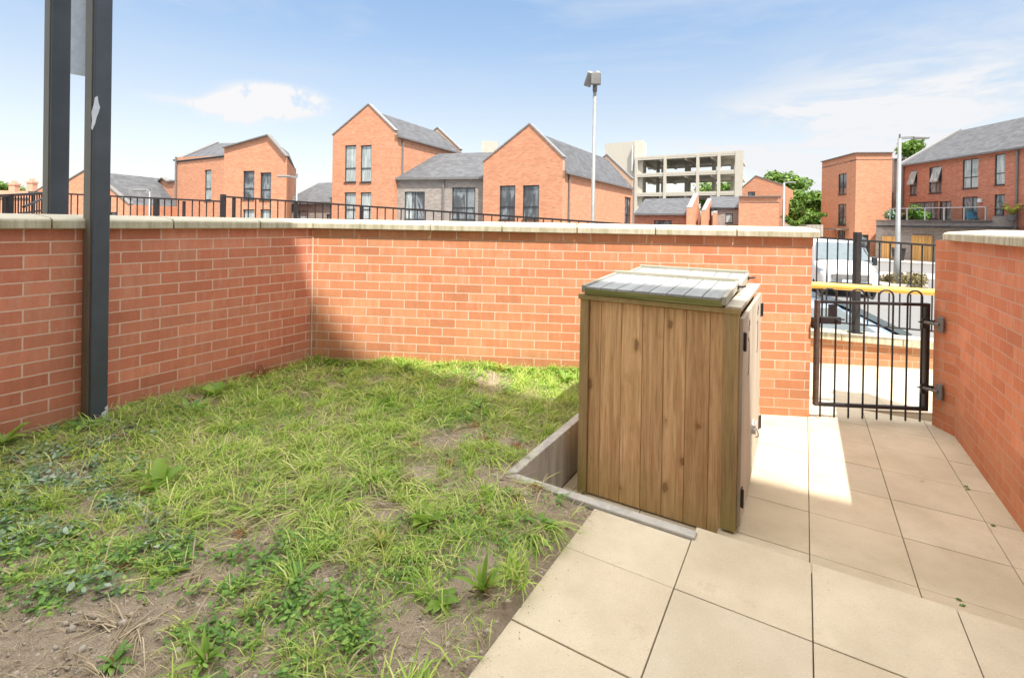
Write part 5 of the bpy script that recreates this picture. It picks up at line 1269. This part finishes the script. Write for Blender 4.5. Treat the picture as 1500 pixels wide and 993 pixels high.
# ------------------------------------------------------------------ building behind the viewer (casts the garden's shade)
t = thing('apartment_block', 'tall pale rendered apartment block behind the viewer shading the garden', 'building')
a0, a1, b1, HH = -3.6, 8.5, -1.25, 13.83
FB = b1
A_ = EE(a0, FB + .042 * (a0 - 6.6)).to_2d(); B_ = EE(a1, FB + .042 * (a1 - 6.6)).to_2d(); dn = -E2
hs = []
for i in range(4):
    for k in range(5): hs.append(((1.2 + i * 2.9, 2.4 + i * 2.9, .9 + k * 2.7, 2.3 + k * 2.7), 't'))
body(t, [(A_, B_, HH, hs), (B_, B_ + dn * 9, HH, []), (A_, A_ + dn * 9, HH, []), (A_ + dn * 9, B_ + dn * 9, HH, [])], 'render', -.9)
g = MB(); q = [A_, B_, B_ + dn * 9, A_ + dn * 9]; g.prism([(p.x, p.y) for p in q], HH - .3, HH - .2); g.build('roof', 'bitumen', t)

# ------------------------------------------------------------------ lawn vegetation
def ec(px, py, z=LAWN):
    p = G(px, py, z).to_2d(); return p.dot(E1), p.dot(E2)
bare = [(*ec(380, 950), .22, .16), (*ec(60, 960), .4, .2), (*ec(20, 830), .25, .12), (*ec(150, 730), .16, .07), (*ec(270, 800), .2, .06), (*ec(500, 700), .13, .05), (*ec(420, 770), .12, .05), (*ec(760, 650), .12, .05), (*ec(480, 560), .12, .05), (*ec(330, 640), .12, .04), (*ec(300, 875), .30, .16), (*ec(60, 880), .34, .22), (*ec(150, 950), .34, .16), (*ec(215, 905), .28, .14), (*ec(360, 820), .16, .09), (*ec(410, 905), .18, .09), (*ec(480, 860), .12, .08), (*ec(665, 640), .16, .1), (*ec(560, 745), .14, .08), (*ec(620, 690), .22, .1),
        (*ec(720, 700), .16, .12), (*ec(100, 690), .16, .1), (*ec(200, 790), .2, .08), (*ec(60, 800), .16, .1), (*ec(790, 735), .12, .1), (*ec(610, 930), .12, .1), (*ec(300, 585), .14, .08), (*ec(680, 860), .09, .13), (*ec(560, 560), .14, .06)]
def fbm(a, b, s, seed):
    r = np.random.default_rng(seed); v = 0
    for k in range(4):
        th_ = r.uniform(0, 6.28, 3); f = s * 2 ** k * .8; ph = r.uniform(0, 6.28, 3)
        for q in range(3): v = v + np.sin((a * np.cos(th_[q]) + b * np.sin(th_[q])) * f + ph[q]) / (3 * 1.6 ** k)
    return v
def scatter(n, dens_fn):
    out = []
    while len(out) < n:
        a = rng.uniform(-3.69, -.74, n * 2); b = rng.uniform(-.1, 4.2, n * 2)
        ok = np.where(b > 2.05, a < -1.25, a < A0 - .0)
        X = E1.x * a + E2.x * b; Y = E1.y * a + E2.y * b
        ok &= Y < COR.y + (X - COR.x) * EB.y / EB.x - .01
        ok &= (Y > .9) & (X / np.maximum(Y, .1) > -1.2)
        ok &= rng.uniform(size=len(a)) < dens_fn(a, b)
        out += list(zip(a[ok], b[ok]))
    return np.array(out[:n])
def bareness(a, b):
    m = np.zeros_like(a)
    for (ca, cb, ra, rb) in bare:
        d2 = ((a - ca) / (ra * 1.15)) ** 2 + ((b - cb) / (rb * 1.25)) ** 2
        m = np.maximum(m, np.exp(-d2 * 1.1))
    edge = np.where(b < 2.05, np.clip(1 - (A0 - a) / .10, 0, 1), 0.) * .75
    return np.clip(np.maximum(m, edge) + .22 * fbm(a, b, 9, 3), 0, 1)
hs_v = np.vectorize(hsoil)
def blades(name, mat, ab, L, Wd_, lean, droop, zoff=0., group=None):
    n = len(ab); P = np.outer(ab[:, 0], E1) + np.outer(ab[:, 1], E2); z = hs_v(ab[:, 0], ab[:, 1]) + zoff
    base = np.column_stack([P, z]); an = rng.uniform(0, 2 * np.pi, n); dirn = np.column_stack([np.cos(an), np.sin(an), np.zeros(n)]); side = np.column_stack([-np.sin(an + rng.normal(0, .5, n)), np.cos(an), np.zeros(n)])
    L = L * rng.uniform(.5, 1.3, n)[:, None]; w = (Wd_ * rng.uniform(.6, 1.3, n))[:, None]; le = np.clip(lean + rng.normal(0, .25, n), .03, 1.45)[:, None]; dr = droop * rng.uniform(.4, 1.4, n)[:, None]
    up = np.array([0, 0, 1.])
    def pt(f):
        an_ = le + dr * f; return base + dirn * L * f * np.sin(an_) + up * np.maximum(L * f * np.cos(an_), -.0) + up * .002
    p0, p1, p2, p3 = base, pt(.4), pt(.75), pt(1.)
    vv = np.stack([p0 - side * w / 2, p0 + side * w / 2, p1 - side * w * .5, p1 + side * w * .5, p2 - side * w * .36, p2 + side * w * .36, p3], 1).reshape(-1, 3)
    bi = (np.arange(n) * 7)[:, None]; li = (bi + np.array([0, 1, 3, 2, 2, 3, 5, 4, 4, 5, 6])[None]).ravel(); tot = np.tile([4, 4, 3], n)
    return quads(name, vv, mat, faces=(li, tot))
def near_long(a, b):   # region of long flattened yellow-green grass
    X = E1.x * a + E2.x * b; Y = E1.y * a + E2.y * b; px = 750 + F * X / Y; py = 328 + F * 1.22 / Y
    return px, py
def d_turf(a, b):
    px, py = near_long(a, b); br = bareness(a, b)
    k = .35 + .5 * np.clip((px - 330) / 260, 0, 1)
    k = np.where(py < 640, np.maximum(k, .75), k)
    return np.clip(k * (1 - br) ** 2.2 * (.62 + .5 * fbm(a, b, 6, 11)), 0, 1)
def d_long(a, b):
    px, py = near_long(a, b); br = bareness(a, b)
    k = np.exp(-((px - 330) / 260) ** 2 - ((py - 690) / 120) ** 2) + .22
    return np.clip(k * (1 - br) ** 1.6 * (.7 + .5 * fbm(a, b, 7, 5)), 0, 1)
tag(blades('turf_grass', 'turf', scatter(40000, d_turf), .034, .0021, .5, .8), None, None, kind='stuff')
tag(blades('young_grass', 'grass', scatter(15000, d_turf), .05, .0026, .6, .9), kind='stuff')
tag(blades('long_grass', 'grass', scatter(11000, d_long), .125, .0038, 1.0, .75, .006), kind='stuff')
tag(blades('matted_grass', 'straw', scatter(7000, d_long), .13, .003, 1.2, .5, .008), kind='stuff')
tag(blades('straw', 'straw', scatter(9000, lambda a, b: np.clip(.3 + .4 * bareness(a, b) + .5 * fbm(a, b, 8, 21), 0, 1) * np.clip(1.3 - ((E1.y * a + E2.y * b) / 4.2), .2, 1)), .055, .0018, 1.42, .1, .003), kind='stuff')
# bundles of long straw-green blades combed flat in shared directions, with dark earth between
cc = scatter(330, lambda a, b: d_long(a, b) ** 1.3); ab = np.concatenate([c + rng.normal(0, .022, (24, 2)) for c in cc]); ok = np.where(ab[:, 1] > 2.05, ab[:, 0] < -1.25, ab[:, 0] < A0 - .03)
def combed(name, mat, cc, k, L, w_, lean):
    n = len(cc) * k; ab = np.repeat(cc, k, 0) + rng.normal(0, .014, (n, 2)); an = np.repeat(rng.uniform(0, 6.28, len(cc)), k) + rng.normal(0, .45, n)
    P = np.outer(ab[:, 0], E1) + np.outer(ab[:, 1], E2); base = np.column_stack([P, hs_v(ab[:, 0], ab[:, 1]) + .004]); d = np.column_stack([np.cos(an), np.sin(an), np.zeros(n)]); sd = np.column_stack([-np.sin(an), np.cos(an), np.zeros(n)])
    Ls = (L * rng.uniform(.5, 1.25, n))[:, None]; w = (w_ * rng.uniform(.6, 1.3, n))[:, None]; le = np.clip(lean + rng.normal(0, .2, n), .4, 1.35)[:, None]
    def pt(f): a2 = le + .65 * f; return base + d * Ls * f * np.sin(a2) + np.array([0, 0, 1.]) * np.maximum(Ls * f * np.cos(a2), .001)
    p0, p1, p2, p3 = base, pt(.4), pt(.75), pt(1.)
    vv = np.stack([p0 - sd * w / 2, p0 + sd * w / 2, p1 - sd * w * .5, p1 + sd * w * .5, p2 - sd * w * .36, p2 + sd * w * .36, p3], 1).reshape(-1, 3)
    li = ((np.arange(n) * 7)[:, None] + np.array([0, 1, 3, 2, 2, 3, 5, 4, 4, 5, 6])[None]).ravel()
    o = quads(name, vv, mat, faces=(li, np.tile([4, 4, 3], n))); o['kind'] = 'stuff'
combed('combed_grass', 'grass', scatter(280, lambda a, b: d_long(a, b) ** 1.3), 22, .16, .0042, .95)
combed('combed_straw', 'straw', scatter(170, lambda a, b: np.clip(d_long(a, b) + .25 * bareness(a, b), 0, 1)), 16, .15, .003, 1.15)
combed('withered_clumps', 'dockred', scatter(60, lambda a, b: np.clip(.3 + fbm(a, b, 5, 91), 0, 1)), 34, .045, .004, .9)
# tufts (clumped blades)
tc_ = scatter(260, d_turf); ab = np.concatenate([c + rng.normal(0, .018, (46, 2)) for c in tc_]); 
ok = np.where(ab[:, 1] > 2.05, ab[:, 0] < -1.25, ab[:, 0] < A0 - .005); ab = ab[ok]
tag(blades('grass_tufts', 'grass', ab, .085, .0032, .35, .8), kind='stuff')
# small broad leaves: creeping weeds
def creepers(name, mat, ab, size, hmax):
    n = len(ab); P = np.outer(ab[:, 0], E1) + np.outer(ab[:, 1], E2); z = hs_v(ab[:, 0], ab[:, 1]) + rng.uniform(.004, hmax, n)
    c = np.column_stack([P, z]); nr = rng.normal(0, .38, (n, 3)); nr[:, 2] += 1; nr /= np.linalg.norm(nr, axis=1)[:, None]
    tg = np.cross(nr, rng.normal(size=(n, 3))); tg /= np.linalg.norm(tg, axis=1)[:, None]; bt = np.cross(nr, tg); s = (size * rng.uniform(.5, 1.4, n))[:, None]
    vv = np.stack([c - tg * s, c - tg * s * .35 + bt * s * .5, c + tg * s * .45 + bt * s * .42, c + tg * s, c + tg * s * .45 - bt * s * .42, c - tg * s * .35 - bt * s * .5], 1).reshape(-1, 3)
    return quads(name, vv, mat, k=6)
def clumps(n, k, sig, fn):
    cc = scatter(n, fn); ab = np.concatenate([c + rng.normal(0, sig, (k, 2)) for c in cc]); ok = np.where(ab[:, 1] > 2.05, ab[:, 0] < -1.26, ab[:, 0] < A0 - .01) & (ab[:, 0] > -3.69)
    X = E1.x * ab[:, 0] + E2.x * ab[:, 1]; Y = E1.y * ab[:, 0] + E2.y * ab[:, 1]; ok &= Y < COR.y + (X - COR.x) * EB.y / EB.x - .015
    return ab[ok]
def d_left(a, b):
    px, py = near_long(a, b); return np.clip(np.exp(-((px - 60) / 130) ** 2 - ((py - 740) / 100) ** 2), 0, 1)
def d_clov(a, b):
    px, py = near_long(a, b); return np.clip((.25 + .5 * np.exp(-((px - 650) / 250) ** 2) + .3 * (py < 640)) * (1 - bareness(a, b)) * (.6 + .6 * fbm(a, b, 5, 31)), 0, 1)
tag(creepers('silvery_creeping_weeds', 'silverleaf', clumps(75, 42, .035, d_left), .013, .035), kind='stuff')
tag(creepers('creeping_weeds', 'weed', clumps(330, 34, .032, d_clov), .0085, .04), kind='stuff')
def d_low(a, b):
    px, py = near_long(a, b); return np.clip((px < 560) * (py > 790) * (.3 + .9 * fbm(a, b, 7, 77)) + .5 * np.exp(-((px - 90) / 160) ** 2 - ((py - 860) / 90) ** 2), 0, 1)
tag(creepers('dark_creeping_weeds', 'weed', clumps(120, 30, .028, d_low), .0105, .03), kind='stuff')
tag(blades('sparse_grass', 'grass', np.concatenate([c + rng.normal(0, .012, (26, 2)) for c in scatter(70, d_low)]), .07, .0026, .7, .8), kind='stuff')
def d_edge(a, b):
    X = E1.x * a + E2.x * b; Y = E1.y * a + E2.y * b; dist = COR.y + (X - COR.x) * EB.y / EB.x - Y
    return np.clip(1.1 - dist / .13, 0, 1)
tag(creepers('wall_foot_weeds', 'dock', clumps(90, 34, .03, d_edge), .012, .055), kind='stuff')
tag(blades('wall_foot_grass', 'grass', scatter(2500, d_edge), .085, .003, .4, .7), kind='stuff')
# pebbles and crumbs
ab = scatter(3800, lambda a, b: np.clip(bareness(a, b) ** 1.5 * (E2.y * b + E1.y * a < 3), 0, 1)); g = []
P = np.outer(ab[:, 0], E1) + np.outer(ab[:, 1], E2); z = hs_v(ab[:, 0], ab[:, 1]); s = np.minimum(rng.lognormal(-5.6, .6, len(ab)), .019)
octv = np.array([(1, 0, 0), (0, 1, 0), (-1, 0, 0), (0, -1, 0), (0, 0, .7), (0, 0, -.7)]); vv = (np.column_stack([P, z])[:, None, :] + octv[None] * (s[:, None, None] * rng.uniform(.6, 1.3, (len(ab), 6, 1)))).reshape(-1, 3)
of = np.array([0, 1, 4, 1, 2, 4, 2, 3, 4, 3, 0, 4, 1, 0, 5, 2, 1, 5, 3, 2, 5, 0, 3, 5]); li = ((np.arange(len(ab)) * 6)[:, None] + of[None]).ravel()
tag(quads('pebbles', vv, 'stone', faces=(li, np.full(len(ab) * 8, 3))), kind='stuff')
# broad-leaved weeds: individual plants
def leafmesh(g, base, az, L, Wl, lift, curl, seg=6, tw=0.):
    d = Vector((math.cos(az), math.sin(az), 0)); s = Vector((-math.sin(az), math.cos(az), 0)); prev = None; p = Vector(base); i0 = len(g.v)
    for k in range(seg + 1):
        f = k / seg; w_ = Wl * (math.sin(math.pi * min(1, f * .93 + .07)) ** .8) * (1 if k < seg else .05) * (1 + .12 * math.sin(f * 19 + az * 5))
        an = lift - curl * f; 
        if k: p = p + (d * math.cos(an) + Vector((0, 0, 1)) * math.sin(an)) * (L / seg)
        cup = Vector((0, 0, 1)) * w_ * .28
        ss = (s * math.cos(tw) + Vector((0, 0, 1)) * math.sin(tw))
        g.v += [tuple(p - ss * w_ / 2 + cup), tuple(p), tuple(p + ss * w_ / 2 + cup)]
        if k:
            j = i0 + k * 3; g.f += [(j - 3, j - 2, j + 1, j), (j - 2, j - 1, j + 2, j + 1)]; g.uv += [[(0, 0)] * 4] * 2
def rosette(label, px, py, L, Wl, n, lift, mat='dock', group='broad-leaved weeds in the lawn', red=0, name='dock_weed', curl=.9):
    z = LAWN - .005; p = G(px, py, z); a, b = p.to_2d().dot(E1), p.to_2d().dot(E2)
    t = thing(name, label, 'weed', (p.x, p.y, hsoil(a, b)), random.uniform(0, 6), group)
    g = MB()
    for i in range(n):
        leafmesh(g, (random.uniform(-.006, .006), random.uniform(-.006, .006), 0), i * 2.4 + random.uniform(-.3, .3), L * random.uniform(.65, 1.15), Wl * random.uniform(.7, 1.15), lift + random.uniform(-.25, .3), curl * random.uniform(.7, 1.4), tw=random.uniform(-.5, .5))
    g.build('leaves', mat, t, smooth=True)
    if red:
        g = MB()
        for i in range(red): leafmesh(g, (0, 0, 0), random.uniform(0, 6.28), L * random.uniform(.4, .8), Wl * .5, random.uniform(.1, 1.2), .8, tw=random.uniform(-.6, .6))
        tag(g.build('withered_leaves', 'dockred', t, smooth=True), 'brown withered leaves')
rosette('big upright bright green dock with brown dead leaves beside the paving edge', 708, 876, .11, .016, 16, 1.2, red=12, curl=.7)
rosette('broad pale green dock rosette left of the big upright dock', 650, 888, .075, .034, 10, .5)
rosette('pale fan of broad leaves standing in the middle of the right-hand lawn', 623, 770, .12, .045, 9, .95)
rosette('single large yellow-green leaf plant standing in the long grass', 232, 716, .16, .06, 4, 1.0)
rosette('flat green rosette in front of the large bare soil patch', 246, 838, .08, .035, 6, .3)
rosette('small yellowish upright weed with brown stalks near the lawn centre', 560, 800, .08, .016, 14, 1.15, 'yellowleaf', red=6)
rosette('low green weed at the concrete edging corner side of the lawn', 790, 770, .075, .028, 10, .4, 'weed')
rosette('tall green shoots growing at the bottom edge of the lawn', 300, 975, .085, .014, 12, 1.05, 'dock')
rosette('dark leafy weed with red stems at the bottom left corner', 165, 965, .06, .02, 12, .7, 'weed', red=5)
rosette('dark green leafy weed in the left-hand silvery weeds', 60, 895, .05, .022, 10, .5, 'weed')
rosette('flat grey-green leaf beside the bare soil on the left', 160, 868, .075, .045, 3, .15, 'silverleaf')
rosette('bushy green weed at the foot of the near steel post', 128, 632, .10, .045, 22, .8, 'weed')
rosette('green fern-like weed against the left wall at the picture edge', 6, 650, .15, .035, 18, 1.0, 'dock')
rosette('upright pair of leaves against the left wall right of the post', 316, 580, .15, .06, 4, 1.35, 'dock')
rosette('small sprouting weed further along the left wall', 383, 554, .17, .04, 6, 1.2, 'dockred')
rosette('lime green weed clump in the wall corner', 505, 548, .12, .03, 14, .9, 'dock')
rosette('lime green weed at the sunlit foot of the back wall, left of centre', 590, 545, .12, .026, 12, 1.0, 'dock')
rosette('taller seedling standing at the sunlit foot of the back wall', 733, 545, .13, .022, 9, 1.2, 'yellowleaf')
rosette('leafy weed beside the bin store end of the sunlit strip', 828, 560, .11, .04, 8, .9, 'dock')
rosette('broad weed among the grass by the left wall foot', 275, 602, .14, .035, 9, 1.0, 'weed')
rosette('small green weed in the grass midway to the back wall', 420, 640, .07, .02, 10, .8, 'weed')
rosette('bright green tuft weed in the shaded turf near the concrete edging', 700, 600, .09, .012, 22, 1.1, 'weed')
rosette('weed rosette at the lawn edge left of the corner slab', 770, 800, .06, .022, 9, .5, 'weed')
rosette('pale green rosette in the middle of the long grass', 385, 745, .08, .03, 8, .6)
rosette('green weed between two bare patches near the picture bottom', 440, 850, .08, .03, 9, .6, 'weed')
# moss tufts in slab joints
g_ = []
for px, py, z in ((1415, 713, 0.), (1418, 717, 0.), (1409, 887, .0), (1404, 879, .0), (1455, 770, 0.)):
    p = G(px, py, z); g_.append((p.x, p.y, z + .003, .013, .006, .004))
o = leafcloud('joint_moss', 'weed', g_, 160, .005); o['kind'] = 'stuff'

# loose grit and a few dry crumbs lying on the paving
n = 420; a = rng.uniform(A0, .93, n); b = np.where(rng.uniform(size=n) < .5, rng.uniform(.2, 2.1, n), rng.uniform(2.3, 4.6, n)); a = np.where(b > 2.2, rng.uniform(-.2, .93, n), a)
edge = rng.uniform(size=n) < .9; a = np.where(edge & (b > 2.2), .95 - np.abs(rng.normal(0, .03, n)), a); a = np.where(edge & (b <= 2.2), A0 + np.abs(rng.normal(0, .06, n)), a)
P = np.outer(a, E1) + np.outer(b, E2); z = np.where(b > 2.2, .002, UP + .002); sz = np.minimum(rng.lognormal(-6.6, .4, n), .0035)
vv = (np.column_stack([P, z])[:, None, :] + octv[None] * (sz[:, None, None] * rng.uniform(.6, 1.3, (n, 6, 1)))).reshape(-1, 3)
li = ((np.arange(n) * 6)[:, None] + of[None]).ravel()
tag(quads('paving_grit', vv, 'soil', faces=(li, np.full(n * 8, 3))), kind='stuff')
